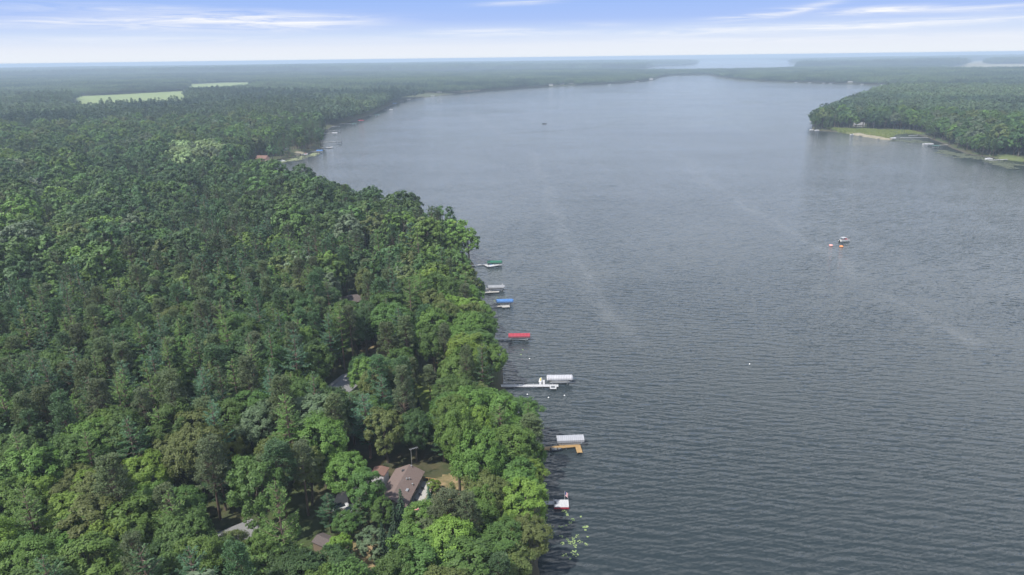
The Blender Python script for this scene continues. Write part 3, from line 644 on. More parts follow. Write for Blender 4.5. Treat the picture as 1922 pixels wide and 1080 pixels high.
def pick_species(px, py, sdist, x, y, D):
    """species and tint by where the tree stands; px, py: where its foot lies in the photo"""
    n = float(TYPEN(np.array(x), np.array(y), 38.0, 11)*.6+TYPEN(np.array(x), np.array(y), 110.0, 12)*.4); u = rnd.random()
    pb = 0.56+(n-.5)*1.5                                # share of broadleaf
    if px > 1400: pb = 0.93
    elif sdist < 24 and py > 470: pb = 0.92
    elif sdist < 14 and py > 360: pb = 0.6
    elif 320 < py < 480 and px > 150: pb = 0.36+(n-.5)*1.0  # more dark pines here, standing in for cloud shade
    elif px < 330 and 430 < py < 620: pb = 0.72
    elif px < 300 and py > 985: pb = 0.85
    elif 640 < py < 900 and px < 560: pb = 0.34+(n-.5)*.5
    elif 540 < px < 640 and 225 < py < 300: pb = .15
    elif py < 320: pb = 0.70+(n-.5)*1.4
    if ((px-375)/66)**2+((py-333)/20)**2 < 0.35+rnd.random()*1.1: return 'broadleaf_tree', ('pale green' if rnd.random() < .8 else 'silvery green')
    if u < pb:
        v = rnd.random()
        if sdist < 24 and py > 470 and px < 1400: tint = 'fresh green' if v < .36 else 'bright yellow-green' if v < .46 else 'mid-green' if v < .80 else 'olive green'
        elif px < 330 and py > 960: tint = 'bright yellow-green' if v < .25 else 'fresh green' if v < .6 else 'mid-green' if v < .85 else 'olive green'
        elif 320 < py < 470 and px > 150: tint = 'deep green' if v < .6 else 'mid-green'  # cloud shade over these woods put into darker leaf tints
        else: tint = 'mid-green' if v < .42 else 'deep green' if v < .68 else 'fresh green' if v < .84 else 'olive green' if v < .965 else 'silvery green'
        return 'broadleaf_tree', tint
    v = rnd.random()
    if rnd.random() < (0.36 if py > 480 else 0.6):
        return 'red_pine', ('dull olive' if v < .45 else 'dark green' if v < .8 else 'brownish green')
    return 'white_pine', ('rich green' if v < .38 else 'blue-green' if v < .62 else 'dark green')

# candidate feet: jittered lattice over the visible land (and a margin beyond the frame)
def lattice(D0, D1, step, half):
    n = int(D1/step)+2
    gi, gj = np.meshgrid(np.arange(-n, n+1), np.arange(0, n+1))
    x = (gi+(gj % 2)*.5)*step+rng.uniform(-.36, .36, gi.shape)*step; y = gj*step*.9+rng.uniform(-.36, .36, gi.shape)*step
    D = np.hypot(x, y); k = (D >= D0) & (D < D1) & (np.abs(np.arctan2(x, y)) < half)
    return x[k], y[k]
def clear_of(poly_px, z, x, y, marg):
    return seg_sd(np.array([tuple(P(p[0], p[1], z)[:2]) for p in poly_px]), x, y) > marg
OPEN = [(LAWN, 2.2, 1.0), (GRAV, 2.2, 1.0), (YARD, 2.2, 1.5), (BARE, 2.2, .5), (FIELD1, 8, 0), (FIELD2, 12, 0), (FIELD3, 12, 0), (MARSH, 1.2, 2), (LAWN_FAR, 1.2, 2), (SBANK, 1.2, 0)]
x, y = lattice(84, 320, 6.5, R(52))
s = shore(x, y); k = s > 1.6
for pl, zz, mg in OPEN[:4]: k &= clear_of(pl, zz, x, y, mg)
for hx, hy, hr in HOUSES: k &= np.hypot(x-hx, y-hy) > hr
x, y, s = x[k], y[k], s[k]
order = np.argsort(np.hypot(x, y))
placed = [(t['x'], t['y'], t['r']) for t in TREES]
near_mass = []      # trees of the near belt that fall outside the picture or past the limit
count = {}
LIMIT = {'broadleaf_tree': 270, 'white_pine': 150, 'red_pine': 110}
for t in TREES: count[t['kind']] = count.get(t['kind'], 0)+1
for q in order:
    X, Y, S = x[q], y[q], s[q]
    if any((X-a)**2+(Y-b_)**2 < (0.62*(c_+2.2))**2 for a, b_, c_ in placed[:30]): continue
    D = math.hypot(X, Y); px, py = [float(v) for v in W(X, Y, 2.3)]
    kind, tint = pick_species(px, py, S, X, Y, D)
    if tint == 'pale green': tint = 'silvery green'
    if kind == 'broadleaf_tree': h = rnd.uniform(13, 19.5); r = h*rnd.uniform(.27, .35)
    elif kind == 'white_pine': h = rnd.uniform(19, 27); r = rnd.uniform(3.8, 5.4)
    else: h = rnd.uniform(18, 24); r = rnd.uniform(2.8, 3.9)
    if S < 16: h *= .70+.30*max(0, S-4)/12
    if S < r*0.85: r = max(2.4, S/.85)
    tx, ty = [float(v) for v in W(X, Y, 2.3+h)]; rp = r*F/math.hypot(D, H)
    cy0 = ty; cy1 = float(W(X, Y, 2.3+h*.25)[1])
    bad = False
    for (a0, b0, a1, b1, row) in KEEP:
        if py > row-6 and tx+rp*.85 > a0 and tx-rp*.85 < a1 and cy0 < b1 and cy1 > b0:
            if D > 84:
                # a lower tree may still fit in under the view
                h2 = h
                while h2 > 5 and float(W(X, Y, 2.3+h2)[1]) < b1: h2 -= .5
                if h2 >= 6.5: h = min(h, h2); r = min(r, h*.33); cy0 = float(W(X, Y, 2.3+h)[1])
                else: bad = True; break
    if bad: continue
    inview = -40 < tx < 1922+40 and ty < 1085
    if inview and count.get(kind, 0) < LIMIT[kind]:
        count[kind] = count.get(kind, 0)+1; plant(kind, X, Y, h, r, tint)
    else: near_mass.append((kind, tint, X, Y, h, r))
print('individual trees', count, 'near mass', len(near_mass))

# ---- names for single trees: species, tint and nearest landmark
LAND = [('the brown-roofed house', 748, 915, 2.2), ('the golden-leaved tree', 440, 890, 2.2), ('the sunny lawn strip', 793, 735, 2.2), ('the dark-roofed cabin', 662, 570, 2.2),
        ('the golden wood dock', 1030, 838, 1), ('the white flag dock', 1018, 942, 1), ('the long white dock', 958, 722, 1), ('the red-canopy dock', 936, 635, 1),
        ('the blue-canopy dock', 925, 574, 1), ('the green-canopy dock', 898, 497, 1), ('the grey-roofed house', 435, 1012, 2.2), ('the dark shed', 612, 1022, 2.2),
        ('the half-hidden house', 645, 720, 2.2), ('the white dead tree', 210, 540, 2.2), ('the silvery tree', 386, 912, 2.2), ('the bright round-crowned tree', 290, 960, 2.2),
        ('the upright gap tree', 88, 950, 2.2), ('the tall spreading pine', 560, 800, 2.2), ('the grey-canopy dock', 908, 547, 1)]
LW = [(n_, *P(a, b_, z_)[:2]) for n_, a, b_, z_ in LAND]
ORD = ['nearest', 'second nearest', 'third nearest', 'fourth nearest', 'fifth nearest', 'sixth nearest', 'seventh nearest', 'eighth nearest', 'ninth nearest', 'tenth nearest']+[f'{k}th nearest' for k in range(11, 90)]
cells = {}
for t in TREES:
    if t['label']: continue
    best = min(LW, key=lambda l: math.hypot(l[1]-t['x'], l[2]-t['y'])); dx, dy = t['x']-best[1], t['y']-best[2]
    dr = ('lakeward of' if dx > 0 else 'inland of') if abs(dx) > abs(dy) else ('behind' if dy > 0 else 'in front of')
    cells.setdefault((best[0], dr, NATURAL[t['kind']][0], t['tint']), []).append((math.hypot(dx, dy), id(t), t))
for (ln_, dr, nm_, ti), v in cells.items():
    v.sort(key=lambda q: q[:2])
    for k, (_, _, t) in enumerate(v): t['label'] = f'{ti} {nm_}, {ORD[k]} such {dr} {ln_}'
for t in TREES:
    kd = t['kind']; sh = SHAPES[kd]; vi = t['vi'] if t['vi'] is not None else rnd.randrange(len(sh))
    crowns, trunk, h0, r0 = sh[vi]
    zg = float(height(np.array(t['x']), np.array(t['y'])))
    e = thing(kd, (t['x'], t['y'], zg), rnd.random()*6.283, t['label'], NATURAL[kd][1], {'broadleaf_tree': 'broadleaf trees of the near shore woods', 'spruce_tree': 'dark spruces near the house and lawn'}.get(kd, 'pines of the near shore woods'))
    e.scale = (t['r']/r0, t['r']/r0, t['h']/h0)
    ob('crown', crowns[t['tint']], e); ob('trunk', trunk, e)

# dead trees
dm = bare_tree(501, 17, 4.5).mesh('dead_tree', MAT['dead_wood'])
p = P(210, 545, 2.2); o = ob('dead_tree', dm, None, (p[0], p[1], 2.0)); tag(o, 'bare white dead tree standing above the green crowns inland', 'dead tree', 'bare dead trees in the woods'); o.scale = (1.1, 1.1, 1.3)
for (bx, by, sc_, lb) in [(245, 540, .9, 'bare grey dead tree lakeward of the whitest dead tree'), (468, 520, .9, 'grey leafless tree among pines in the upper woods'), (78, 395, 1.1, 'brown-grey leafless tree far up the inland woods')]:
    p = P(bx, by, 2.2); o = ob('dead_tree', dm, None, (p[0], p[1], 2.0), bx); tag(o, lb, 'dead tree', 'bare dead trees in the woods'); o.scale = (sc_, sc_, sc_*1.2)

# ------------------------------------------------------------------ the woods beyond: one instanced mass
TINT = {'bright yellow-green': (0.135,0.205,0.034), 'fresh green': (0.088,0.152,0.032), 'mid-green': (0.062,0.115,0.032), 'deep green': (0.048,0.095,0.036), 'olive green': (0.085,0.112,0.038),
        'golden green': (0.19,0.19,0.045), 'silvery green': (0.10,0.135,0.082), 'grey-green': (0.12,0.14,0.10), 'blue-green': (0.048,0.103,0.058), 'rich green': (0.074,0.136,0.038),
        'dark green': (0.046,0.090,0.038), 'dull olive': (0.060,0.096,0.044), 'brownish green': (0.064,0.090,0.046), 'pale green': (0.19,0.26,0.12)}
lib = bpy.data.collections.new('woodland_library')
def lib_obj(name, data_list, scale_bark='bark'):
    """joined crown + stem; data_list = [(V,F,lv,mb,offset)]"""
    Vs, Fs, LVs, o = [], [], [], 0; nl = 0
    Tv, Tf = [], []
    for (Vv, Ff, lv, mb, off) in data_list:
        Vs.append(Vv+off); Fs.append(Ff+o); LVs.append(lv); o += len(Vv)
    nf = sum(len(f) for f in Fs)
    for (Vv, Ff, lv, mb, off) in data_list:
        if mb is None: continue
        tv = np.array(mb.v)+off; tf = np.array([f for f in mb.f if len(f) == 4]); Vs.append(tv); Fs.append(tf+o); LVs.append(np.zeros(len(tf))); o += len(tv)
    me = mesh_np(name, np.concatenate(Vs), np.concatenate(Fs), [IM, MAT[scale_bark]], np.concatenate(LVs))
    mi = np.zeros(len(me.polygons), np.int32); mi[nf:] = 1; me.polygons.foreach_set('material_index', mi)
    q = bpy.data.objects.new(name, me); lib.objects.link(q); return q
Z3 = np.zeros(3)
# mid-distance singles: names sort in this order -> index 0..8
MID = [('lib_a0', broadleaf(11, 16, 5.0, 22, 7, 16, .46)), ('lib_a1', broadleaf(12, 15, 4.6, 20, 7, 16, .46, base=.2)), ('lib_a2', broadleaf(13, 17, 5.2, 24, 7, 16, .48)), ('lib_a3', broadleaf(14, 14, 5.2, 20, 7, 16, .46)),
       ('lib_b0', white_pine(15, 21, 4.6, .25, 1.7, .7, .46)), ('lib_b1', white_pine(16, 20, 4.4, .3, 1.5, .7, .46)),
       ('lib_c0', red_pine(17, 21, 3.6, .45, 60, 18, .44, 3)), ('lib_c1', red_pine(18, 20, 3.9, .4, 60, 18, .44, 3))]
for n_, dta in MID: lib_obj(n_, [(*dta, Z3)], 'bark' if 'a' in n_[4] else 'pine_bark')
# far singles and clumps
FARB = [broadleaf(21+k, 16, 5.2, 16, 5, 8, .72) for k in range(3)]; FARP = [red_pine(31+k, 20, 3.6, .3, 26, 6, .95, 0) for k in range(2)]; FARW = [white_pine(36+k, 20, 4.2, .2, 2.0, .3, .95) for k in range(2)]
def clump(seed, size, n, pb):
    r = np.random.default_rng(seed); out = []; g = int(math.ceil(math.sqrt(n))); st_ = size/g
    for a in range(g):
        for c_ in range(g):
            dta = FARB[r.integers(3)] if r.random() < pb else (FARP+FARW)[r.integers(4)]
            sc_ = .75+.5*r.random(); an = r.random()*6.28; ca, sa = math.cos(an), math.sin(an)
            Rm = np.array([[ca, -sa, 0], [sa, ca, 0], [0, 0, 1]])*sc_
            out.append((dta[0]@Rm.T, dta[1], np.clip(dta[2]*.5+r.random()*.5-.0, 0, 1), None, np.array([(a+.5)*st_-size/2+r.normal()*1.6, (c_+.5)*st_-size/2+r.normal()*1.6, 0])))
    return out
lib_obj('lib_d0', clump(1, 42, 36, .85)); lib_obj('lib_d1', clump(2, 42, 36, .6)); lib_obj('lib_d2', clump(3, 42, 36, .25))
lib_obj('lib_e0', [(*FARB[0][:3], None, Z3)]); lib_obj('lib_e1', [(*FARB[1][:3], None, Z3)]); lib_obj('lib_e2', [(*FARW[0][:3], None, Z3)])
# index map after sorting: a0..a3=0..3, b0,b1=4,5, c0,c1=6,7, d0..d2=8..10, e0..e2=11..13

def gn_scatter(name, pts, idx, scl, rot, tint):
    me = bpy.data.meshes.new(name); n = len(pts)
    me.vertices.add(n); me.vertices.foreach_set('co', np.asarray(pts, np.float32).ravel())
    a = me.attributes.new('vi', 'INT', 'POINT'); a.data.foreach_set('value', np.asarray(idx, np.int32))
    a = me.attributes.new('sc', 'FLOAT_VECTOR', 'POINT'); a.data.foreach_set('vector', np.asarray(scl, np.float32).ravel())
    a = me.attributes.new('rz', 'FLOAT_VECTOR', 'POINT'); rv = np.zeros((n, 3), np.float32); rv[:, 2] = rot; a.data.foreach_set('vector', rv.ravel())
    a = me.attributes.new('tint', 'FLOAT_COLOR', 'POINT'); tv = np.ones((n, 4), np.float32); tv[:, :3] = tint; a.data.foreach_set('color', tv.ravel())
    o = ob(name, me)
    ng = bpy.data.node_groups.new(name, 'GeometryNodeTree')
    ng.interface.new_socket('Geometry', in_out='INPUT', socket_type='NodeSocketGeometry'); ng.interface.new_socket('Geometry', in_out='OUTPUT', socket_type='NodeSocketGeometry')
    gi = ng.nodes.new('NodeGroupInput'); go = ng.nodes.new('NodeGroupOutput')
    ci = ng.nodes.new('GeometryNodeCollectionInfo'); ci.inputs['Collection'].default_value = lib; ci.inputs['Separate Children'].default_value = True; ci.inputs['Reset Children'].default_value = True
    ip = ng.nodes.new('GeometryNodeInstanceOnPoints'); ip.inputs['Pick Instance'].default_value = True
    def na(nm, ty):
        q = ng.nodes.new('GeometryNodeInputNamedAttribute'); q.data_type = ty; q.inputs['Name'].default_value = nm; return q.outputs['Attribute']
    ng.links.new(gi.outputs[0], ip.inputs['Points']); ng.links.new(ci.outputs[0], ip.inputs['Instance'])
    ng.links.new(na('vi', 'INT'), ip.inputs['Instance Index']); ng.links.new(na('rz', 'FLOAT_VECTOR'), ip.inputs['Rotation']); ng.links.new(na('sc', 'FLOAT_VECTOR'), ip.inputs['Scale'])
    ng.links.new(ip.outputs[0], go.inputs[0])
    md = o.modifiers.new('scatter', 'NODES'); md.node_group = ng
    return o
P_, I_, S_, R_, T_ = [], [], [], [], []
KI = {'broadleaf_tree': (0, 1, 2, 3), 'white_pine': (4, 5), 'red_pine': (6, 7)}
HB = {0: (16, 5.0), 1: (15, 4.6), 2: (17, 5.2), 3: (14, 5.2), 4: (21, 4.6), 5: (20, 4.4), 6: (21, 3.6), 7: (20, 3.9)}
def add_pt(x, y, z, i, s3, rot, tint): P_.append((x, y, z)); I_.append(i); S_.append(s3); R_.append(rot); T_.append(tint)
def jig(c, f=.24):
    k = 1+rnd.uniform(-f, f); return (c[0]*k, c[1]*k, c[2]*k)
for kind, tint, X, Y, h, r in near_mass:
    i_ = rnd.choice(KI[kind]); add_pt(X, Y, float(height(np.array(X), np.array(Y))), i_, (r/HB[i_][1], r/HB[i_][1], h/HB[i_][0]), rnd.random()*6.28, jig(TINT[tint]))
FARHOUSE = [(1055,159.2),(1071,158.4),(1222,150),(1034,161.2),(1687,159.4),(876,169.6),(824,174.3),(1595,156.2),(531,278.5),(493,299),(1612,234)]
FH = [P(a, b_, 1.5) for a, b_ in FARHOUSE]
def region(D0, D1, step, half, smin):
    x, y = lattice(D0, D1, step, half); s = shore(x, y); k = s > smin; x, y, s = x[k], y[k], s[k]
    for pl, zz, mg in OPEN[4:]:
        k = clear_of(pl, zz, x, y, mg+step*.3); x, y, s = x[k], y[k], s[k]
    for h_ in FH:
        dl = math.hypot(h_[0], h_[1]); ux_, uy_ = -h_[0]/dl, -h_[1]/dl; al = (x-h_[0])*ux_+(y-h_[1])*uy_; ac = np.abs((x-h_[0])*uy_-(y-h_[1])*ux_)
        k = ~((ac < 9+dl*.0012) & (al > -9) & (al < 20+dl*.035)); x, y, s = x[k], y[k], s[k]
    return x, y, s, height(x, y, s)
x, y, s, zh = region(320, 1150, 8.0, R(50), .8)
px_, py_ = W(x, y, zh)
for k in range(len(x)):
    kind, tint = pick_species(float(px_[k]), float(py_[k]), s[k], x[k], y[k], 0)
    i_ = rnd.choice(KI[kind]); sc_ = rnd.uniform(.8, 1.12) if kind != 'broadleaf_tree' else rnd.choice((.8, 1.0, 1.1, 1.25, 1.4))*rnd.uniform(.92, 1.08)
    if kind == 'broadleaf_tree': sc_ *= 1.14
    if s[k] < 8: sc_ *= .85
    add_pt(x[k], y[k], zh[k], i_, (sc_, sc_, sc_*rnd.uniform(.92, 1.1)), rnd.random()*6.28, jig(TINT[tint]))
print('mid', len(P_))
def forest_tint(x, y, pb):
    n = vnoise(x, y, 330, 20)*.35+vnoise(x, y, 120, 21)*.35+vnoise(x, y, 45, 22)*.3
    n = np.clip((n-.3)/.4, 0, 1)[:, None]; a = np.array([0.033,0.066,0.044]); b_ = np.array([0.108,0.160,0.072]); return a*(1-n)+b_*n
def bulk(x, y, z, idxs, sc0, sc1, tint):
    n = len(x); sc_ = rng.uniform(sc0, sc1, n); idx = np.asarray(idxs)[rng.integers(len(idxs), size=n)] if not isinstance(idxs, np.ndarray) else idxs
    jt = rng.uniform(.86, 1.14, (n, 1)); return [np.stack([x, y, z], 1), idx, np.stack([sc_, sc_, sc_*rng.uniform(.9, 1.1, n)], 1), rng.uniform(0, 6.283, n), tint*jt]
parts = [[np.array(P_), np.array(I_), np.array(S_), np.array(R_), np.array(T_)]]
# 1150-2400 m: far singles; a fringe of singles along the shore farther out
x, y, s, zh = region(1150, 2100, 9.0, R(48), .6); q = np.where(vnoise(x, y, 90, 31)+rng.uniform(-.3, .3, len(x)) > .55, 13, rng.integers(11, 13, len(x))); q = np.where(x > 250, rng.integers(11, 13, len(x)), q)
parts.append(bulk(x, y, zh, q, 1.0, 1.65, forest_tint(x, y, 0)))
x, y, s, zh = region(2100, 5200, 9, R(42), .6); k = s < 46; x, y, s, zh = x[k], y[k], s[k], zh[k]
parts.append(bulk(x, y, zh, (11, 12), .8, 1.15, forest_tint(x, y, 0)))
x, y, s, zh = region(2100, 5600, 36, R(44), 24); q = np.clip(8+np.floor(vnoise(x, y, 260, 33)*3.4-.2).astype(int), 8, 10)
parts.append(bulk(x, y, zh, q, .78, .92, forest_tint(x, y, 0)))
x, y, s, zh = region(5600, 13000, 62, R(42), 38)
parts.append(bulk(x, y, zh, (8, 9, 10), 1.65, 1.95, forest_tint(x, y, 0)))
x, y, s, zh = region(13000, 24000, 140, R(40), 90)
parts.append([np.stack([x, y, zh], 1), rng.integers(8, 11, len(x)), np.tile((3.9, 3.9, 1.3), (len(x), 1)), rng.uniform(0, 6.28, len(x)), forest_tint(x, y, 0)])
A = [np.concatenate([p_[k] for p_ in parts]) for k in range(5)]
print('mass instances', len(A[0]))
tag(gn_scatter('forest', *A), 'dense mixed woodland covering the land out to the horizon', 'woodland', None, 'stuff')

# ------------------------------------------------------------------ docks, lifts and boats
GD = 'docks along the near shore'; GL = 'canopied boat lifts off the near shore'; GB = 'boats moored at the near docks'
def planks(mb, x0, x1, y0, y1, z=0.55, th=0.08, along='x', gap=.03, w_=.28):
    """a run of deck boards laid across the walking direction, on two stringers"""
    if along == 'x':
        n = max(1, int((x1-x0)/w_)); st_ = (x1-x0)/n
        for k in range(n): mb.box(x0+k*st_, x0+(k+1)*st_-gap, y0, y1, z-th, z)
        for yy in (y0+.06, y1-.14): mb.box(x0, x1, yy, yy+.08, z-th-.16, z-th-.003)
    else:
        n = max(1, int((y1-y0)/w_)); st_ = (y1-y0)/n
        for k in range(n): mb.box(x0, x1, y0+k*st_, y0+(k+1)*st_-gap, z-th, z)
        for xx in (x0+.06, x1-.14): mb.box(xx, xx+.08, y0, y1, z-th-.16, z-th-.003)
    return mb
def dock(a, b, width, mat, label, plats=(), z=0.55, extend=6.0, group=GD, post=True, name='dock'):
    A_ = P(*a, z)+np.array([0, -.55, 0]); B_ = P(*b, z)+np.array([0, -.55, 0]); d = B_-A_; Ln = math.hypot(d[0], d[1]); rz = math.atan2(d[1], d[0])
    t = thing(name, (A_[0], A_[1], 0), rz, label, 'dock', group)
    planks(MB(), -extend, Ln, -width/2, width/2, z).build('walkway', mat, t)
    for (x0, x1, y0, y1) in plats: planks(MB(), x0, x1, y0, y1, z+.012, along='y').build('platform', mat, t)
    if post:
        pos_ = [(x, s*(width/2+.04)) for x in np.arange(1.0, Ln+.1, 3.0) for s in (-1, 1)]
        for (x0, x1, y0, y1) in plats: pos_ += [(x0+.05, y0-.04), (x1-.05, y0-.04), (x0+.05, y1+.04), (x1-.05, y1+.04)]
        for (x, y) in pos_: MB().tube([(x, y, -1.5), (x, y, z+.35)], .04, 6).build('post', MAT['alu'], t)
    return t, Ln, rz
def canopy_mesh(L_, W_, zt, style='barrel', drop=.45):
    mb = MB(); prof = []
    if style == 'barrel':
        for k in range(9):
            a = math.pi*k/8; prof.append((W_/2*math.cos(a), zt-.55+.55*math.sin(a)))
    else:
        prof = [(W_/2, zt-.55), (W_/2*.5, zt-.1), (0.12, zt), (-.12, zt), (-W_/2*.5, zt-.1), (-W_/2, zt-.55)]
    prof = [(prof[0][0], prof[0][1]-drop)]+prof+[(prof[-1][0], prof[-1][1]-drop)]
    xs = np.linspace(-L_/2, L_/2, 13)
    outer = [[(x, y, z_-.03*(k % 2)) for (y, z_) in prof] for k, x in enumerate(xs)]
    inner = [[(x, y*.985, z_-.05-.03*(k % 2)) for (y, z_) in prof] for k, x in enumerate(xs)]
    mb.loft(outer, False); mb.loft([r_[::-1] for r_ in inner], False)
    n = len(prof)
    for rgo, rgi in ((outer[0], inner[0]), (outer[-1], inner[-1])):
        for k in range(n-1): mb.add([rgo[k], rgo[k+1], rgi[k+1], rgi[k]], [(0, 1, 2, 3)])
    # rounded ends
    for sx, rg in ((-1, outer[0]), (1, outer[-1])) if style == 'barrel' else ():
        ends = [[(x, y, z_) for (x, y, z_) in rg], [(x+sx*.35, y*.82, z_-.28 if z_ > zt-.6 else z_) for (x, y, z_) in rg]]
        mb.loft(ends, False)
    return mb
def lift(c, rz, L_, W_, zt, mat, label, style='barrel', drop=.45, group=GL, world=None, detail=True):
    zt = zt-.6; W_ = W_*.9; p = P(*c, zt-.25)
    t = thing('boat_lift', (p[0], p[1], 0), rz, label, 'boat lift', group)
    canopy_mesh(L_, W_, zt, style, drop).build('canopy', mat, t, style == 'barrel')
    for sx in (-1, 1):
        for sy in (-1, 1):
            x, y = sx*L_*.3, sy*W_*.46
            MB().tube([(x, y, -1.5), (x, y, zt-.62)], .07, 6).build('leg', MAT['alu'], t)
    if detail:
        f = MB()
        for sx in (-1, 1): f.box(sx*L_*.3-.07, sx*L_*.3+.07, -W_*.46, W_*.46, .25, .42)
        for sy in (-1, 1): f.box(-L_*.36, L_*.36, sy*W_*.28-.09, sy*W_*.28+.09, .425, .56)
        f.build('cradle', MAT['alu'], t)
        g_ = MB()
        for sy in (-1, 1): g_.tube([(-L_*.5, sy*W_*.485, zt-.62), (L_*.5, sy*W_*.485, zt-.62)], .05, 5)
        for x in np.linspace(-L_*.45, L_*.45, 5): g_.tube([(x, -W_*.48, zt-.62), (x, 0, zt-.12), (x, W_*.48, zt-.62)], .035, 4)
        g_.build('canopy_frame', MAT['alu'], t)
    return t
def pontoon_boat(loc, rz, L_, label, side='hull_white', top='white_canvas', bimini=True, z0=0.0, group=GB, seat='seat', name='pontoon_boat'):
    t = thing(name, (loc[0], loc[1], z0), rz, label, 'pontoon boat', group); W_ = L_*.36; zd = .62
    for sy in (-1, 1):
        MB().tube([(-L_/2, sy*W_*.36, .18), (-L_/2+.2, sy*W_*.36, .22), (L_/2-.9, sy*W_*.36, .22), (L_/2-.3, sy*W_*.36, .32), (L_/2, sy*W_*.36, .46)], [.2, .30, .30, .2, .05], 10).build('pontoon', MAT['alu'], t, True)
    MB().box(-L_/2, L_/2-.35, -W_/2, W_/2, zd-.1, zd).build('deck', MAT['dock_grey'], t)
    f = MB()
    for (x0, x1, y0, y1) in ((-L_/2+.6, L_/2-.6, W_/2-.07, W_/2-.02), (-L_/2+.6, L_/2-.6, -W_/2+.02, -W_/2+.07), (L_/2-.65, L_/2-.6, -W_/2+.08, -.35), (L_/2-.65, L_/2-.6, .35, W_/2-.08), (-L_/2+.6, -L_/2+.65, -W_/2+.08, W_/2-.08)):
        f.box(x0, x1, y0, y1, zd+.05, zd+.62)
    f.build('side_panel', MAT[side], t)
    r_ = MB(); zz = zd+.68
    for sy in (-1, 1): r_.tube([(-L_/2+.6, sy*(W_/2-.045), zz), (L_/2-.62, sy*(W_/2-.045), zz)], .025, 5)
    r_.build('rail', MAT['alu'], t)
    for (x0, x1, y0, y1) in ((L_*.12, L_*.36, W_*.22, W_*.44), (L_*.12, L_*.36, -W_*.44, -W_*.22), (-L_*.34, -L_*.08, -W_*.44, -W_*.2)):
        s_ = MB().box(x0, x1, y0, y1, zd+.003, zd+.42); yb = y1-.12 if y0 > 0 else y0; s_.box(x0, x1, yb, yb+.12, zd+.423, zd+.8); s_.build('seat', MAT[seat], t)
    MB().box(-L_*.12, L_*.0, W_*.12, W_*.42, zd+.003, zd+.95).build('console', MAT['hull_white'], t)
    MB().box(-L_/2-.35, -L_/2+.05, -.18, .18, .25, 1.25).tube([(-L_/2-.15, 0, .3), (-L_/2-.15, 0, -.4)], .07, 6).build('outboard_motor', MAT['black'], t)
    if bimini:
        b_ = MB(); xs = np.linspace(-L_*.36, L_*.06, 6)
        for dz in (0, -.05):
            b_.loft([[(x, y, zd+1.9+dz-.5*(abs(y)/W_)**2-.25*((x+L_*.15)/L_)**2*4) for y in np.linspace(-W_*.46, W_*.46, 7)] for x in xs], False)
        b_.build('bimini_top', MAT[top], t, True)
        for sy in (-1, 1):
            MB().tube([(-L_*.35, sy*W_*.45, zd+1.72), (-L_*.15, sy*W_*.47, zd+.65)], .022, 4).tube([(L_*.05, sy*W_*.45, zd+1.72), (-L_*.15, sy*W_*.47, zd+.65)], .022, 4).build('bimini_pole', MAT['alu'], t)
    return t
def runabout(loc, rz, L_, label, hull='hull_white', z0=0.0, cover=None, group=GB, cat='motorboat', name='motorboat'):
    t = thing(name, (loc[0], loc[1], z0), rz, label, cat, group); W_ = L_*.36; rings = []; inn = []
    for k in range(9):
        u = k/8; x = -L_/2+L_*u; hw = W_/2*(1-max(0, (u-.45)/.55)**2.2)+.02; zt = .62+.22*u*u; zb = -.2+.55*max(0, u-.6)**1.5
        rings.append([(x, -hw, zt), (x, -hw*.86, .12+.2*u*u), (x, 0, zb), (x, hw*.86, .12+.2*u*u), (x, hw, zt)])
        inn.append((x, hw, zt))
    h = MB().loft(rings, False)
    h.add([p for p in rings[0]], [(0, 1, 2, 3, 4)]); h.build('hull', MAT[hull], t, True)
    d = MB(); fore = [q for q in inn if q[0] > L_*.08]
    d.loft([[(x, -hw, z_+.004), (x, 0, z_+.09), (x, hw, z_+.004)] for x, hw, z_ in fore], False).build('foredeck', MAT[cover or 'hull_white'], t)
    if cover:
        MB().loft([[(x, -hw*.98, z_+.01), (x, -hw*.3, z_+.25), (x, hw*.3, z_+.25), (x, hw*.98, z_+.01)] for x, hw, z_ in inn if x < L_*.12], False).build('boat_cover', MAT[cover], t)
    else:
        MB().box(-L_*.45, L_*.1, -W_*.36, W_*.36, .16, .2).build('cockpit_floor', MAT['dock_grey'], t)
        for y in (-W_*.2, W_*.2): MB().box(-L_*.12, -L_*.02, y-.22, y+.22, .203, .6).box(-L_*.14, -L_*.12-.003, y-.22, y+.22, .203, .95).build('seat', MAT['seat'], t)
        MB().loft([[(L_*.1, -W_*.4, .7), (L_*.17, 0, .75), (L_*.1, W_*.4, .7)], [(L_*.03, -W_*.36, 1.08), (L_*.09, 0, 1.15), (L_*.03, W_*.36, 1.08)]], False).build('windscreen', MAT['glass'], t)
    MB().box(-L_/2-.35, -L_/2-.02, -.16, .16, .3, 1.1).tube([(-L_/2-.18, 0, .3), (-L_/2-.18, 0, -.3)], .06, 6).build('outboard_motor', MAT['black'], t)
    return t
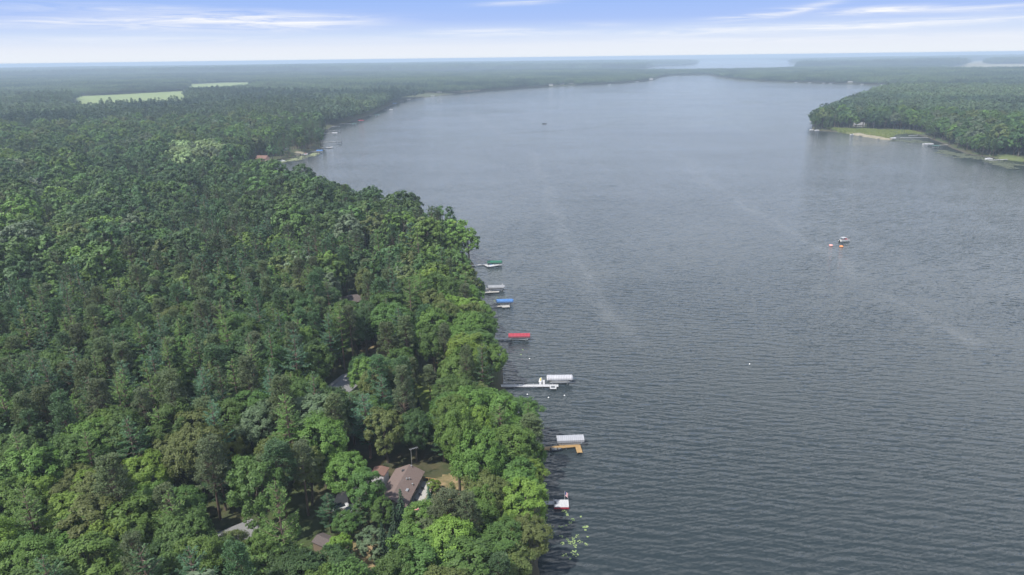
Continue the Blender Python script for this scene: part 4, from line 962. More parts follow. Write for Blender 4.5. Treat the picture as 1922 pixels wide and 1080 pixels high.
def jet_ski(loc, rz, label, body='hull_white', trim='yellow', z0=0.1):
    t = thing('jet_ski', (loc[0], loc[1], z0), rz, label, 'jet ski', 'jet skis at the near docks'); L_ = 3.0; rg = []
    for k in range(9):
        u = k/8; x = -L_/2+L_*u; hw = .55*(1-max(0, (u-.5)/.5)**2)+.04; rg.append([(x, -hw, .35+.15*u), (x, -hw*.7, .0), (x, hw*.7, .0), (x, hw, .35+.15*u), (x, hw*.5, .5+.28*math.sin(u*2.6)), (x, -hw*.5, .5+.28*math.sin(u*2.6))])
    MB().loft(rg).build('hull', MAT[body], t, True)
    MB().loft([[(x, -.2, .68), (x, .2, .68), (x, .16, .95-.1*abs(x)), (x, -.16, .95-.1*abs(x))] for x in (-1.2, -.6, 0, .15)]).build('seat', MAT[trim], t, True)
    MB().tube([(.25, -.35, 1.1), (.35, 0, 1.05), (.25, .35, 1.1)], .03, 5).tube([(.55, 0, .7), (.35, 0, 1.05)], .05, 5).build('handlebar', MAT['black'], t)
    return t

def ribbed(name, c1, c2):
    m, nt, b = principled(name, None, .65); tc = N(nt, 'ShaderNodeTexCoord'); sp = N(nt, 'ShaderNodeSeparateXYZ'); L(nt, tc.outputs['Object'], sp.inputs[0])
    rb = ramp(nt, mathn(nt, 'FRACT', mathn(nt, 'MULTIPLY', sp.outputs[0], 1.9)), [(0, 0.0), (.22, 1.0), (.8, 1.0), (1, 0.0)])
    n = noise(nt, tc.outputs['Object'], 1.1, 5, .65); L(nt, mixc(nt, mathn(nt, 'MULTIPLY', rb, ramp(nt, n, [(.3, .55), (.65, 1.0)])), c1, c2), b.inputs['Base Color']); return m
MAT['ribbed'] = ribbed('ribbed_canvas', (0.20,0.21,0.24), (0.47,0.47,0.50)); MAT['pale_canvas'] = ribbed('pale_grey_canvas', (0.23,0.24,0.27), (0.34,0.35,0.38)); MAT['red'] = ribbed('red_canvas_ribs', (0.20,0.015,0.03), (0.36,0.04,0.065))
# green-canopy dock
t, Ln, rz = dock((900,496.5), (916,494.5), 1.3, MAT['dock_white'], 'short white dock with an angled arm under the green canopy lift', extend=5)
A1, B1, C1 = [P(*q_, .5)+np.array([0, -.55, 0]) for q_ in ((910,496), (918,500), (942,496))]
ang = math.atan2(B1[1]-A1[1], B1[0]-A1[0]); t2 = MB(); l1 = math.hypot(*(B1-A1)[:2]); l2 = math.hypot(*(C1-B1)[:2]); a2 = math.atan2(C1[1]-B1[1], C1[0]-B1[0])
q = planks(MB(), 0, l1, -.8, .8, .575).build('angled_walkway', MAT['dock_white'], t); q.matrix_parent_inverse = Matrix.Identity(4)
def local_in(t, wp, wa):
    rel = Matrix.Rotation(-t.rotation_euler[2], 4, 'Z')@Vector((wp[0]-t.location[0], wp[1]-t.location[1], 0)); return rel, wa-t.rotation_euler[2]
q.location, q.rotation_euler[2] = local_in(t, A1, ang)
q = planks(MB(), 0, l2, -.75, .75, .59).build('outer_walkway', MAT['dock_white'], t); q.location, q.rotation_euler[2] = local_in(t, B1, a2)
lf = lift((928.5,490.5), .0, 6.9, 2.9, 3.0, MAT['green'], 'boat lift under a dark green canopy, farthest of the near row', 'barrel')
p = lf.location; pontoon_boat(p, 0, 6.0, 'pontoon boat on the green-canopied lift', 'navy', bimini=False, z0=.4)
p = P(923.5,500.5,0); jet_ski(p, 0.1, 'blue and white jet ski tied in front of the green-canopy dock', 'hull_white', 'blue')
# grey-canopy dock
t, Ln, rz = dock((910,548.2), (937,546.8), 1.5, MAT['dock_grey'], 'weathered dock with a wide shoreward platform by the grey canopy lift', [(0.6, 2.6, .8, 5.0)], extend=4)
lf = lift((931.5,537), .03, 7.3, 3.0, 3.0, MAT['grey_canvas'], 'boat lift under a plain grey canopy between green and blue ones')
p = lf.location; pontoon_boat(p, .03, 6.3, 'dark pontoon boat sheltered under the grey canopy lift', 'hull_dark', bimini=False, z0=.45)
p = P(943,537,.5); runabout(p, 1.6, 3.6, 'small white skiff beyond the outer end of the grey canopy lift', group=None)
# blue-canopy dock
t, Ln, rz = dock((928,574.5), (946,573.5), 1.2, MAT['dock_grey'], 'beige dock ending in a square platform by the blue canopy lift', [(3.1, 6.4, -1.9, .62)], extend=4)
lf = lift((947.5,563), .03, 6.6, 2.8, 3.0, MAT['blue'], 'boat lift under a bright blue canopy')
p = lf.location; runabout(p, .03, 5.4, 'white motorboat sheltered under the bright blue canopy', z0=.5)
# red-canopy dock
t, Ln, rz = dock((938,634.5), (991,635.2), 1.3, MAT['dock_white'], 'narrow white dock running under the red canopy lift', extend=3)
lift((974.5,627.5), -.005, 8.0, 3.0, 3.1, MAT['red'], 'boat lift under a long red canopy', 'gable')
# long white dock
t, Ln, rz = dock((960,722.5), (1048,722.5), 1.5, MAT['dock_white'], 'longest white dock of the near row, ending in a square platform', [(12.2, 14.3, -2.3, .77)], extend=5)
for xx in (8.9, 10.0): planks(MB(), xx, xx+.72, .8, 4.0, .56, along='y').build('finger', MAT['dock_white'], t)
MB().box(12.6, 13.9, -1.6, -.4, .565, .59).build('deck_mat', MAT['dkgrey'], t)
lf = lift((1050.5,706.5), 0.0, 7.8, 3.0, 3.3, MAT['ribbed'], 'boat lift under a ribbed white canopy beside the longest white dock')
p = lf.location; pontoon_boat(p, 0, 6.6, 'white pontoon boat under the ribbed white canopy', 'hull_white', bimini=False, z0=.5)
p = P(1015,714,.3); jet_ski(p, 1.45, 'white and yellow jet ski parked by the longest white dock')
# golden wood dock
t, Ln, rz = dock((1034,838.5), (1085,833.5), 1.35, MAT['dock_wood'], 'golden wooden L-shaped dock in front of the pale canopy lift', extend=3)
q = planks(MB(), 0, 4.3, -.75, .75, .57).build('outer_leg', MAT['dock_wood'], t); q.location, q.rotation_euler[2] = local_in(t, P(1083,831.5,.55)+np.array([0,-.55,0]), math.atan2(*(P(1088.5,850,.55)-P(1083,831.5,.55))[[1, 0]]))
lf = lift((1070,820), .05, 7.4, 3.1, 3.3, MAT['pale_canvas'], 'boat lift under a pale grey canopy beside the golden wooden dock', 'gable', .7)
p = lf.location; pontoon_boat(p, .05, 6.4, 'dark pontoon boat under the pale grey canopy by the wooden dock', 'hull_dark', bimini=False, z0=.5)
p = P(1045,845.5,.2); runabout(p, .05, 2.9, 'little dark covered boat tied in front of the golden wooden dock', 'hull_dark', cover='dkgrey')
# flag dock
t, Ln, rz = dock((1020,941), (1040,941), 1.2, MAT['dock_white'], 'white dock with a red-skirted square platform and a flag', [(2.4, 5.9, -1.7, 1.15)], extend=4)
MB().box(2.4, 5.9, -1.82, -1.75, .1, .5).build('skirt', MAT['red'], t)
MB().box(2.55, 3.0, -.5, -.05, .575, 1.0).box(2.5, 2.56, -.5, -.05, 1.003, 1.45).build('bench', MAT['dkgrey'], t)
def striped():
    m, nt, b = principled('flag_cloth', None, 0.8)
    tc = N(nt, 'ShaderNodeTexCoord'); s_ = N(nt, 'ShaderNodeSeparateXYZ'); L(nt, tc.outputs['Generated'], s_.inputs[0])
    st_ = mathn(nt, 'GREATER_THAN', mathn(nt, 'FRACT', mathn(nt, 'MULTIPLY', s_.outputs[2], 6.5)), .5)
    c = mixc(nt, st_, (.55,.03,.05), (.75,.75,.75))
    can = mathn(nt, 'MULTIPLY', mathn(nt, 'LESS_THAN', s_.outputs[0], .4), mathn(nt, 'GREATER_THAN', s_.outputs[2], .46))
    L(nt, mixc(nt, can, c, (.04,.06,.22)), b.inputs['Base Color']); return m
p = P(1060,938.5,.6); t = thing('flagpole', (p[0], p[1], .57), 0, 'thin flagpole with a striped flag on the corner of the white dock', 'flagpole')
MB().tube([(0, 0, 0), (0, 0, 2.3)], .03, 6).tube([(0, 0, 2.3), (0, 0, 2.4)], .05, 6).build('pole', MAT['white'], t)
fl = MB()
for dy in (0, .015): fl.loft([[(.03+.11*k, .09*math.sin(k*.9)+dy, 2.25-.05*k), (.03+.11*k, .09*math.sin(k*.9+.4)+dy, 1.2-.09*k)] for k in range(8)], False)
fl.build('flag', striped(), t, True)
# mooring buoys
for (bx, by, lb) in [(990,741,'small white buoy off the shoreward part of the longest white dock'), (1029.5,747,'small white buoy in front of the longest white dock'), (1059.5,743,'small white buoy just off the end of the longest white dock'),
                     (994,674,'small white buoy between the red-canopy and long white docks'), (1407,684,'lone white buoy far out on the open water')]:
    p = P(bx, by, 0); b_ = MB(); b_.loft([[(r_*math.cos(a), r_*math.sin(a), z_) for a in np.linspace(0, 2*math.pi, 10, endpoint=False)] for r_, z_ in ((.03,-.22),(.19,-.12),(.24,.02),(.19,.16),(.07,.24),(.03,.3))])
    tag(ob('buoy', b_.mesh('buoy', MAT['white'], True), None, (p[0], p[1], .05)), lb, 'buoy', 'white buoys on the lake')

# out on the lake
p = P(1584.5,453.5,0); pontoon_boat(p, .25, 6.4, 'pontoon boat with a raised white top out on the open lake', 'hull_white', 'white_canvas', seat='red', group=None)
def tube_raft(px, py, mat, lb):
    p = P(px, py, 0); t = thing('inflatable_tube', (p[0], p[1], 0), 0, lb, 'inflatable tube', 'inflatable tubes by the lake pontoon boat')
    rg = [[((.75+.27*math.cos(b_))*math.cos(a), (.75+.27*math.cos(b_))*math.sin(a), .2+.33*math.sin(b_)) for b_ in np.linspace(0, 2*math.pi, 10, endpoint=False)] for a in np.linspace(0, 2*math.pi, 25)]
    MB().loft(rg, True, False).build('ring', mat, t, True)
    MB().loft([[(.55*math.cos(a), .55*math.sin(a), z_) for a in np.linspace(0, 2*math.pi, 16, endpoint=False)] for z_ in (.12, .2)]).build('seat', MAT['seat'], t)
tube_raft(1559.5,461.5, MAT['pink'], 'pink inflatable tube floating near the open-water pontoon boat')
tube_raft(1579,463.5, MAT['orange'], 'orange inflatable tube floating near the open-water pontoon boat')
p = P(1022,232.6,0); runabout(p, 0, 7.0, 'small dark fishing boat alone in the middle of the lake', 'hull_dark', group=None, cat='fishing boat', name='fishing_boat')

# far shores: docks, lifts and boats too small to show their parts
FD = 'small docks along the far shores'; FL = 'small boat lifts along the far shores'; FB = 'small boats along the far shores'
def far_dock(a, b, mat, label, w_=1.8):
    A_ = P(*a, .6); B_ = P(*b, .6); d = B_-A_; Ln = math.hypot(d[0], d[1])
    mb = planks(MB(), 0, Ln, -w_/2, w_/2, .6, w_=1.2)
    for x in np.arange(0, Ln+.1, 4.0):
        for s_ in (-1, 1): mb.tube([(x, s_*(w_/2+.06), -1.5), (x, s_*(w_/2+.06), .9)], .07, 4)
    tag(ob('dock', mb.mesh('dock', mat), None, (A_[0], A_[1], 0), math.atan2(d[1], d[0])), label, 'dock', FD)
def afloat(p):
    p = p.copy(); n = 0
    while float(shore(np.array([p[0]]), np.array([p[1]]))[0]) > -3.5 and n < 60:
        d = math.hypot(p[0], p[1]); p[0] -= 2*p[0]/d*(d > 0); p[1] -= 2*p[1]/d; n += 1
    return p
def far_lift(c, L_, mat, label, rz=0.0, zt=3.2):
    p = afloat(P(*c, zt)); W_ = 3.4
    t = thing('boat_lift', (p[0], p[1], 0), rz, label, 'boat lift', FL)
    canopy_mesh(L_, W_, zt, 'barrel', .5).build('canopy', mat, t, True)
    f = MB()
    for sx in (-1, 1):
        for sy in (-1, 1): f.tube([(sx*L_*.3, sy*W_*.45, -1.5), (sx*L_*.3, sy*W_*.45, zt-.6)], .1, 5)
    for sx in (-1, 1): f.box(sx*L_*.3-.1, sx*L_*.3+.1, -W_*.47, W_*.47, .3, .5)
    f.box(-L_*.3+.003, L_*.3-.003, -.12, .12, .52, .7).box(-.1, .1, -.1, .1, .3, .52)
    f.build('frame', MAT['alu'], t)
def far_boat(c, L_, label, rz=0.0, hull='hull_white', cover='white_canvas'):
    p = afloat(P(*c, 0.2)); W_ = L_*.34; rings = []
    for k in range(7):
        u = k/6; x = -L_/2+L_*u; hw = W_/2*(1-max(0, (u-.5)/.5)**2)+.03; zt = .85+.25*u
        rings.append([(x, -hw, zt), (x, -hw*.8, .0), (x, hw*.8, .0), (x, hw, zt), (x, 0, zt+.35)])
    t = thing('motorboat', (p[0], p[1], 0), rz, label, 'motorboat', FB)
    MB().loft(rings).build('hull', MAT[hull], t); MB().loft([[(x, -W_*.3, 1.15), (x+.1, -W_*.26, 1.75), (x+.1, W_*.26, 1.75), (x, W_*.3, 1.15)] for x in (-L_*.25, L_*.1)]).build('boat_cover', MAT[cover], t)
W_, K_, G_ = MAT['dock_white'], MAT['dock_grey'], MAT['grey_canvas']
for a, b, m_, lb in [((466,314),(488,313),W_,'white dock in the small inland bay, nearest the dark pines'), ((503,302.8),(536,302),W_,'pale dock reaching over weeds from the pinkish lake cottage'),
    ((566,290.4),(577,290),W_,'short white dock off the sandy bank of the small bay'), ((573,284.3),(597,284),W_,'thin dock leading to the blue covered boat in the small bay'),
    ((594,278),(622,277.4),K_,'thin grey dock passing the wooded point'), ((606,267),(633,266.2),K_,'thin dock ending at a dark lift just past the wooded point'),
    ((608,250.3),(626,249.8),K_,'grey dock beside the white-canopied lift past the wooded point'), ((612,246),(630,245.4),K_,'grey dock leading to the dark lift past the wooded point'),
    ((622,237.6),(638,237),W_,'short white dock set back behind the dark lift'), ((637,233),(664,232),W_,'long pale dock along the straight wooded shore'),
    ((664,227.8),(676,227),K_,'grey dock leading to the red-canopied lift'), ((694,217),(706,216),K_,'grey dock to the dark lift on the wooded shore'),
    ((720,206.8),(737,206.2),W_,'white dock under the pair of dark lifts'), ((783,181.5),(800,179.6),K_,'low grey dock on the distant curve of shore'), ((803,179.5),(822,177.6),W_,'pale dock on the distant curve of shore'),
    ((1540,243.5),(1548,240.3),W_,'short slanting white dock at the tip of the wooded peninsula'), ((1597,246.8),(1610,244.2),W_,'slanting white dock above the sandbar'),
    ((1690,258.4),(1742,258),W_,'long straight white dock crossing the marsh'), ((1706,254.6),(1722,254),W_,'short white dock set behind the long marsh dock'),
    ((1760,272.8),(1784,271.5),K_,'tan dock behind the two large peninsula lifts'), ((1856,301.2),(1908,298),W_,'long white dock on the peninsula side, cut near the picture edge')]: far_dock(a, b, m_, lb)
for c, L_, m_, lb in [((498,309.5),8.5,'pale_canvas','lift with a pale canopy in the small inland bay'), ((600,281.5),6.5,'blue','lift with a blue canopy in the small bay'),
    ((635.5,265.4),6.5,'dkgrey','dark lift at the end of the thin dock past the wooded point'), ((628.5,249),7,'white_canvas','lift with a white canopy past the wooded point'),
    ((634,244.3),8,'dkgrey','dark lift just beyond the white-canopied one'), ((665,231.5),8,'dkgreen','dark lift at the end of the long pale dock'),
    ((678,225.5),8.5,'red','lift with a faded red canopy on the wooded shore'), ((708,215.3),10,'dkgreen','dark green lift on the straight wooded shore'),
    ((729.5,201.8),12,'dkgrey','wide dark lift farther up the wooded shore'), ((740.5,193),9,'blue','lift with a distant blue canopy'), ((755,188.4),9,'dkgrey','dark lift next after the distant blue canopy'),
    ((767,186.2),9,'white_canvas','distant lift with a white canopy before the shore curves'), ((792,179.8),10,'dkgrey','distant dark lift where the shore curves'), ((812,177.2),10,'pale_canvas','distant pale lift where the shore curves'),
    ((1682,257.4),6.5,'dkgrey','dark lift at the outer end of the long marsh dock'), ((1677.5,249.6),6,'white_canvas','white-topped lift standing in the marsh grass'),
    ((1743.5,269.5),9,'white_canvas','large white-canopied lift off the peninsula'), ((1756.5,272.6),8,'dkgreen','green-canopied lift beside the large white one'), ((1524.5,227),8,'white_canvas','white lift at the very tip of the peninsula'), ((1525,219.6),8,'white_canvas','white lift farther round the tip of the peninsula')]: far_lift(c, L_, MAT[m_], lb)
for c, L_, lb, rz_, hu, co in [((484,313.6),5.5,'white boat at the dock nearest the dark pines in the bay',0.,'hull_white','white_canvas'), ((530.5,302.6),5,'pale boat at the end of the dock over the weeds',.1,'hull_white','white_canvas'),
    ((574.5,290.6),4,'little white boat off the sandy bank',.1,'hull_white','red'), ((601,284.6),5.5,'boat with a blue cover in the small bay',.1,'hull_white','blue'), ((619,277.8),8,'long low white boat off the wooded point',.05,'hull_white','dkgrey'),
    ((734,206.4),7,'white boat under the pair of dark lifts',.0,'hull_white','white_canvas'), ((1534,240.8),6.5,'white boat at the tip of the wooded peninsula',.0,'hull_white','white_canvas'),
    ((1600,246.8),5,'white boat at the slanting dock above the sandbar',.3,'hull_white','dkgrey'), ((1736,271.6),6,'white boat bow poking out beside the large white lift',3.1,'hull_white','white_canvas'),
    ((1855,299.4),7,'white boat at the outer end of the long peninsula dock',3.1,'hull_white','white_canvas'), ((1524.5,233),5.5,'white boat between the peninsula-tip lifts',0.,'hull_white','white_canvas')]: far_boat(c, L_, lb, rz_, hu, co)
for k, (x_, y_) in enumerate([(1144,158.8),(1196,152.6),(1494,154.8),(1520,154.8),(1546,156.2),(1559,156.4),(1618,157.6),(1655,158.4)]):
    far_boat((x_, y_), 12, 'white boat speck '+['before the far channel bend','nearest the far channel','first along the far northern shore past the reeds','second along the far northern shore','third along the far northern shore','close beside the third northern boat','off the middle of the northern shore','near the far end of the northern bay'][k])

# ------------------------------------------------------------------ houses
MAT['roof_brown'] = flecked('brown_shingles', (0.13,0.095,0.085), (0.19,0.145,0.13), 3.0, 0.9, stretch=(1,4,1))
MAT['roof_red'] = flecked('red_brown_shingles', (0.15,0.085,0.068), (0.20,0.12,0.095), 3.0, 0.9, stretch=(1,4,1))
MAT['roof_grey'] = flecked('grey_shingles', (0.16,0.16,0.165), (0.25,0.25,0.255), 3.0, 0.9, stretch=(1,4,1))
MAT['roof_dark'] = flecked('dark_shingles', (0.075,0.06,0.058), (0.12,0.10,0.095), 3.0, 0.9, stretch=(1,4,1))
def siding(name, c):
    m, nt, b = principled(name, None, 0.7); tc = N(nt, 'ShaderNodeTexCoord'); wv = N(nt, 'ShaderNodeTexWave', bands_direction='Z', wave_profile='SAW'); wv.inputs['Scale'].default_value = 2.2
    L(nt, tc.outputs['Object'], wv.inputs['Vector']); L(nt, ramp(nt, wv.outputs[1], [(0, tuple(k*.82 for k in c)), (.15, c)]), b.inputs['Base Color']); return m
MAT['wall_tan'] = siding('tan_siding', (0.30,0.29,0.26)); MAT['wall_white'] = siding('white_siding', (0.66,0.64,0.65)); MAT['wall_brown'] = siding('brown_siding', (0.20,0.15,0.11)); MAT['wall_pink'] = siding('pink_siding', (0.42,0.26,0.22))
def house(center, rz, Wd, Ln, wall_h, rise, wall, roof, label, name='house', cat='house', z0=2.0, over=.45, wins=True, group=None, gable=True):
    """ridge along local y"""
    t = thing(name, (center[0], center[1], z0), rz, label, cat, group); w2, l2 = Wd/2, Ln/2
    b_ = MB(); pr = [(-w2, 0), (w2, 0), (w2, wall_h), (0, wall_h+rise-.12), (-w2, wall_h)]
    b_.loft([[(x, -l2, z_) for x, z_ in pr], [(x, l2, z_) for x, z_ in pr]]).build('wall', MAT[wall], t)
    ow, ol = w2+over, l2+over; sl = rise/w2; ez = wall_h-over*sl
    r_ = MB().loft([[(-ow, y, ez+.02), (0, y, wall_h+rise), (ow, y, ez+.02), (ow, y, ez+.2), (0, y, wall_h+rise+.18), (-ow, y, ez+.2)] for y in (-ol, ol)]).build('roof', MAT[roof], t)
    if wins:
        for y in np.arange(-l2+1.8, l2-1.2, 3.1):
            for sx in (-1, 1):
                f = MB().box(min(sx*w2, sx*(w2+.06)), max(sx*w2, sx*(w2+.06)), y-.65, y+.65, 1.0, 2.1).build('window', MAT['white'], t)
                MB().box(min(sx*(w2+.062), sx*(w2+.075)), max(sx*(w2+.062), sx*(w2+.075)), y-.55, y+.55, 1.1, 2.0).build('pane', MAT['glass'], f)
    return t, r_
hz = math.atan2(-2.3, 12.4)     # the long axis leans to the lake side
eA, eB = P(742.7,880,4.9), P(797.5,885.3,4.9); ctr = (eA+eB)/2; ux = np.array([math.sin(-hz), math.cos(-hz)])
HW = float(np.hypot(*(eB-eA)[:2])); HLn = 14.0
hc = ctr[:2]-ux*HLn/2
t, roof = house(hc, hz, HW-.9, HLn-.9, 2.6, 1.5, 'wall_tan', 'roof_brown', 'long brown-shingled ranch house with a deck on its lake side, lowest in the photo', z0=2.3)
lx = np.array([math.cos(hz), math.sin(hz)])
def onroof(px, py): # local coords of a photo point on the roof
    p = P(px, py, 5.9)[:2]-hc; x = float(p@lx); return x, float(p@ux), 2.6+1.5*(1-abs(x)/(HW/2-.45))+.18
for (px_q, py_q) in ((768.5,900), (774,907), (763.5,902), (772.5,879.5)):
    x, y, z_ = onroof(px_q, py_q); MB().tube([(x, y, z_-.3), (x, y, z_+.35)], .13, 8).tube([(x, y, z_+.353), (x, y, z_+.45)], .2, 8).build('roof_vent', MAT['alu'], roof)
x, y, z_ = onroof(763.5,918); MB().box(x-.35, x+.35, y-.5, y+.5, z_-.3, z_+.12).build('skylight', MAT['alu'], roof)
x, y, z_ = onroof(757,886); MB().box(x-.3, x+.3, y-.3, y+.3, z_-.3, z_+.25).build('roof_vent', MAT['dark_metal'], roof)
dk = MB(); hx = HW/2-.45; planks(dk, hx+.1, hx+3.3, -HLn/2+.3, HLn/2-1.0, .6, along='y', w_=.3); dk.build('deck', MAT['dock_grey'], t)
rl = MB()
for y in np.arange(-HLn/2+.35, HLn/2-.9, 1.6): rl.box(hx+3.22, hx+3.32, y, y+.1, .605, 1.55)
rl.box(hx+3.2, hx+3.34, -HLn/2+.3, HLn/2-1.0, 1.553, 1.62); rl.box(hx+3.24, hx+3.3, -HLn/2+.3, HLn/2-1.0, .9, .97)
for x in np.arange(hx+.2, hx+3.2, 1.4): rl.box(x, x+.1, HLn/2-1.08, HLn/2-.98, .605, 1.55)
rl.box(hx+.1, hx+3.19, HLn/2-1.1, HLn/2-.96, 1.553, 1.62); rl.build('railing', MAT['dock_wood'], t)
mp = lambda x, y: (hc[0]+lx[0]*x+ux[0]*y, hc[1]+lx[1]*x+ux[1]*y)
pt = mp(hx+1.7, -5.6); q = thing('patio_table', (*pt, 2.9), hz, 'pink-topped patio table on the deck of the brown-roofed house', 'table')
MB().loft([[(1.1*c_*k, .62*s_*k, z_) for c_, s_ in [(math.cos(a), math.sin(a)) for a in np.linspace(0, 6.283, 16, endpoint=False)]] for k, z_ in ((1, .72), (1, .78), (.96, .8))]).build('table_top', MAT['pink'], q)
for sx in (-.6, .6):
    for sy in (-.3, .3): MB().tube([(sx, sy, 0), (sx*.95, sy*.95, .72)], .03, 5).build('leg', MAT['white'], q)
for k, (x, y) in enumerate([(hx+1.1, -2.2), (hx+1.2, .3), (hx+1.1, 2.6)]):
    pt = mp(x, y); q = thing('deck_chair', (*pt, 2.9), hz+.3*k, 'dark deck chair '+['nearest the pink table','midway along the house deck','farthest from the pink table'][k], 'chair', 'dark chairs on the house deck')
    MB().box(-.28, .28, -.28, .28, .38, .44).build('seat', MAT['black'], q); MB().box(-.3, -.25, -.28, .28, .443, 1.0).build('backrest', MAT['black'], q)
    for sx in (-.25, .25):
        for sy in (-.25, .25): MB().tube([(sx, sy, 0), (sx, sy, .38)], .02, 5).build('leg', MAT['dark_metal'], q)
# antenna beyond the far gable
pt = mp(.3, HLn/2+.6); q = thing('antenna_mast', (*pt, 2.2), 0, 'tall television antenna mast at the far gable of the brown-roofed house', 'antenna')
MB().tube([(0, 0, 0), (0, 0, 8.2)], .06, 6).build('mast', MAT['alu'], q)
an = MB().tube([(-.4, 0, 8.1), (1.6, .9, 8.2)], .05, 5)
for k in range(6):
    u = k/5; x, y = -.3+1.8*u, .05+.8*u; an.tube([(x-.25, y+.5, 8.15), (x+.25, y-.5, 8.15)], .025, 4)
an.build('antenna_boom', MAT['alu'], q)
gA, gB = P(700,882,6.0), P(729.5,878,6.0); gc = (gA+gB)/2
house(gc[:2]-ux*.9, hz, float(np.hypot(*(gB-gA)[:2]))-.5, 3.0, 3.5, .35, 'wall_white', 'roof_red', 'small tall white garage with a reddish roof beside the brown-roofed house', 'garage', 'garage', 2.3, .25, False)
p = P(672,895,3.5); house(p[:2]-np.array([0, 1]), hz, 5, 5, 2.4, 1.0, 'wall_white', 'roof_grey', 'pale outbuilding mostly hidden by the driveway tree', 'outbuilding', 'outbuilding', 2.2, .3, False)
p = P(664,560,5.2); house(p[:2], R(-70), 8, 15, 2.7, 1.7, 'wall_brown', 'roof_dark', 'dark-roofed cabin in the shade of tall pines', 'cabin', 'cabin', 2.2)
p = P(437,1008,5.2); house(p[:2], R(-52), 7, 9.5, 2.7, 1.4, 'wall_tan', 'roof_grey', 'grey-shingled house half hidden under trees low on the inland side', 'house', 'house', 2.2)
p = P(645,722,5.0); house(p[:2], R(-20), 8, 11, 2.7, 1.6, 'wall_white', 'roof_grey', 'pale grey-roofed house almost buried in trees inland of the lawn strip', 'house', 'house', 2.2)
p = P(612,1022,3.4); house(p[:2], R(60), 3.0, 4.4, 2.1, .6, 'wall_brown', 'roof_dark', 'low dark shed in deep shade in front of the driveway', 'shed', 'shed', 2.1, .2, False)
p = P(1612,232.5,6); house(p[:2], R(80), 9, 13, 3.0, 3.0, 'wall_tan', 'roof_grey', 'grey-roofed cottage among trees on the wooded peninsula', 'cottage', 'cottage', 1.8)
p = P(493,297,5); house(p[:2], R(80), 8, 11, 3.0, 2.6, 'wall_pink', 'roof_red', 'pinkish cottage behind the small bay', 'cottage', 'cottage', 2.0)
p = P(531,277.5,5); house(p[:2], R(80), 8, 10, 3.0, 2.4, 'wall_white', 'roof_grey', 'white cottage showing between trees above the small bay', 'cottage', 'cottage', 2.0)
for k, (x_, y_, wl) in enumerate([(1055,158.4,'wall_white'),(1071,157.6,'wall_tan'),(1222,149.2,'wall_white'),(1034,160.4,'wall_white'),(1687,158.6,'wall_white'),(876,168.8,'wall_pink'),(824,173.5,'wall_white'),(1595,155.4,'wall_tan')]):
    p = P(x_, y_+.8, 1.5); house(p[:2], R(85), 9, 15+4*(k == 1), 3.2, 3.0, wl, 'roof_grey', ['white','tan long-roofed','white','small white','white','pink-walled','white','tan'][k]+' lakeside house '+['midway along the far straight shore','just past the white midway one','nearest the far channel','short of the midway pair','at the end of the northern bay','behind the far beach','where the far shore curves','on the northern shore'][k], 'lake_house', 'house', 1.8, .5, False, 'tiny houses on the far shores')
# parked things by the driveway
def car(px, py, rz, mat, label):
    p = P(px, py, 2.4); t = thing('parked_car', (p[0], p[1], 2.35), rz, label, 'car', 'cars parked by the driveway')
    MB().loft([[(x, -.88*k, .3), (x, -.9*k, .75), (x, -.8*k, zt), (x, .8*k, zt), (x, .9*k, .75), (x, .88*k, .3)] for x, k, zt in ((-2.2, .9, .85), (-2.0, 1, .95), (-1.0, 1, 1.0), (1.0, 1, .98), (2.0, .98, .82), (2.2, .85, .7))]).build('body', MAT[mat], t, True)
    MB().loft([[(x, -.74*k, .96), (x, -.6*k, zt), (x, .6*k, zt), (x, .74*k, .96)] for x, k, zt in ((-1.5, .95, 1.0), (-1.0, 1, 1.42), (.2, 1, 1.44), (1.0, .95, 1.0))]).build('cabin_glass', MAT['glass'], t)
    for sx in (-1.35, 1.35):
        for sy in (-.82, .82): MB().tube([(sx, sy-.1, .33), (sx, sy+.1, .33)], .33, 12).build('wheel', MAT['black'], t)
car(640, 956, .5, 'hull_white', 'white car parked at the inland end of the gravel driveway')
car(655, 963, 1.2, 'alu', 'pale silver-blue car parked nearer the driveway tree')
# road glimpsed at the inland edge
draped('road', [(-60,976),(40,968),(44,975),(-60,986)], MAT['asphalt'], 2.2, .05, .8)

# ------------------------------------------------------------------ floating weeds and shore growth
def scatter_pads(name, spots, mat, label, n_per, r0, r1, zz=0.02, spread=.8):
    Vs, Fs, o = [], [], 0; r = np.random.default_rng(77)
    for (px_q, py_q, rad) in spots:
        c = P(px_q, py_q, 0)
        for k in range(n_per):
            a = r.random()*6.283; d = rad*math.sqrt(r.random())*spread; rr_ = r0+(r1-r0)*r.random(); cx, cy_ = c[0]+d*math.cos(a), c[1]+d*math.sin(a)
            an = np.linspace(0, 6.283, 7, endpoint=False)+r.random()
            Vs.append(np.stack([cx+rr_*np.cos(an)*(.8+.4*r.random(7)), cy_+rr_*np.sin(an)*(.8+.4*r.random(7)), np.full(7, zz+.002*(k % 9)+.0003*(o % 5))], 1)); Fs.append(np.arange(7)+o); o += 7
    tag(ob(name, mesh_np(name, np.concatenate(Vs), np.array(Fs), mat)), label, 'lily pads' if 'lily' in name else 'weeds', None, 'stuff')
MAT['pad'] = flecked('lily_leaf', (0.13,0.20,0.06), (0.26,0.33,0.13), .8, .5); MAT['weed'] = flecked('water_weed', (0.045,0.06,0.035), (0.09,0.10,0.06), .3, .8); MAT['weed_pale'] = flecked('pale_water_weed', (0.16,0.19,0.09), (0.25,0.27,0.14), .3, .8)
cr3 = lambda x, y: (960+x/4.909, 860+y/4.909)
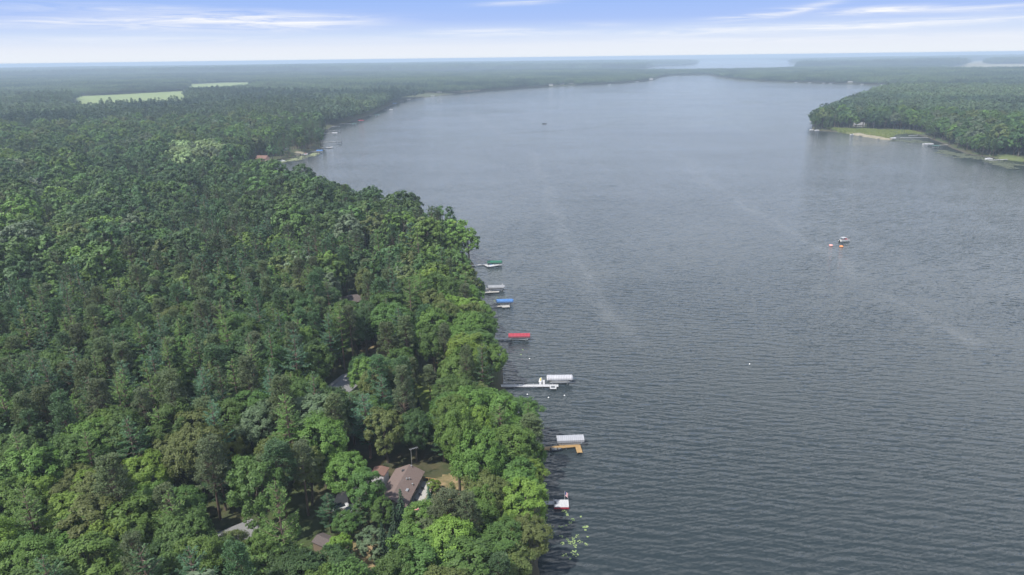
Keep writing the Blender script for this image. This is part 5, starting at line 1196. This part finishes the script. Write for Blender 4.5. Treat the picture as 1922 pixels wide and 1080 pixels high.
pads = [(475,488,.5),(497,492,.5),(516,523,.6),(640,540,.3),(565,568,.5),(545,597,.5),(450,630,.5),(463,632,.4),(502,622,.3),(660,637,.3),(682,635,.6),(700,632,.3),(684,663,.3),(607,717,.7),(457,722,.5),(517,743,.5),(561,741,.6),(528,772,.7),(571,768,.6),(632,773,.7),(692,794,.5),(465,787,.6),(555,800,1.0),(590,812,.6),(580,862,.6),(583,883,1.1),(483,898,.9),(540,930,.3),(703,725,.3)]
scatter_pads('lily_pads', [(*cr3(a, b), c_) for a, b, c_ in pads], MAT['pad'], 'yellow-green lily pads floating in patches in front of the white flag dock', 9, .08, .2)
scatter_pads('lily_pads', [(928,565,1.0),(933,558.5,.9),(949,558,.5),(981,657,.6),(978,666,.5)], MAT['pad'], 'sparse lily pads by the blue-canopy and red-canopy docks', 7, .1, .2)
r_ = np.random.default_rng(5)
def along(pts, n, jit): 
    o_ = []
    for k in range(n):
        q = r_.random()*(len(pts)-1); i_ = int(q); u = q-i_; o_.append((pts[i_][0]*(1-u)+pts[i_+1][0]*u+r_.normal()*jit*3, pts[i_][1]*(1-u)+pts[i_+1][1]*u+r_.normal()*jit, 3.5))
    return o_
scatter_pads('water_weeds', along([(1505,215),(1528,216),(1540,219)], 14, .5)+along([(1675,264),(1720,266),(1745,270)], 26, 1.2)+along([(1768,284),(1800,291),(1850,301),(1922,312)], 60, 2.0)+along([(1875,308),(1905,316)], 12, .8), MAT['weed'], 'dark beds of weeds in the shallows off the wooded peninsula', 26, .5, 1.5, .02, 1.5)
scatter_pads('water_weeds', along([(530,303),(555,298),(580,292),(592,289)], 30, 1.2)+along([(500,308),(530,304)], 8, .6), MAT['weed_pale'], 'pale beds of weeds in the shallows of the small bay', 22, .4, 1.1, .02, 1.4)
scatter_pads('water_weeds', along([(1228,144.5),(1262,142.3),(1335,141)], 20, .3)+along([(1345,147),(1400,152),(1480,155.5)], 20, .25), MAT['weed'], 'reedy shallows beside the far channel', 30, 2, 6, .05, 6)
# tall grass behind the sandbar
gv, gf, go_ = [], [], 0; mp_ = np.array([tuple(P(a, b, 1.0)[:2]) for a, b in MARSH]); x0, y0 = mp_.min(0); x1, y1 = mp_.max(0)
gx = r_.uniform(x0, x1, 26000); gy = r_.uniform(y0, y1, 26000); kk = (seg_sd(mp_, gx, gy) < 0) & (vnoise(gx, gy, 14, 40) > .35); gx, gy = gx[kk], gy[kk]; gz = height(gx, gy); 
C = np.stack([gx, gy, gz+.45], 1); v, f = quads(C, np.stack([r_.normal(size=len(gx)), r_.normal(size=len(gx)), np.full(len(gx), .5)], 1), .55, .5, r_, np.tile(np.array([0, 0, 1.]), (len(gx), 1)))
tag(ob('marsh_grass', mesh_np('marsh_grass', v, f, leaf_mat('marsh_blades', (0.09,0.13,0.035), (0.17,0.20,0.06)), r_.random(len(f)))), 'tall green marsh grass behind the peninsula sandbar', 'grass', None, 'stuff')

# ------------------------------------------------------------------ haze: one box of thin air round everything
hm = bpy.data.materials.new('haze_air'); hm.use_nodes = True; nt = hm.node_tree; nt.nodes.clear()
pv = N(nt, 'ShaderNodeVolumePrincipled'); pv.inputs['Color'].default_value = (0.57, 0.72, 0.90, 1); pv.inputs['Density'].default_value = 0.000165
pv.inputs['Anisotropy'].default_value = 0.0
out = N(nt, 'ShaderNodeOutputMaterial'); L(nt, pv.outputs[0], out.inputs['Volume'])
HB_ = 46000
tag(MB().box(-HB_, HB_, -HB_, HB_, -150, 101.5).build('haze', hm), kind='stuff')
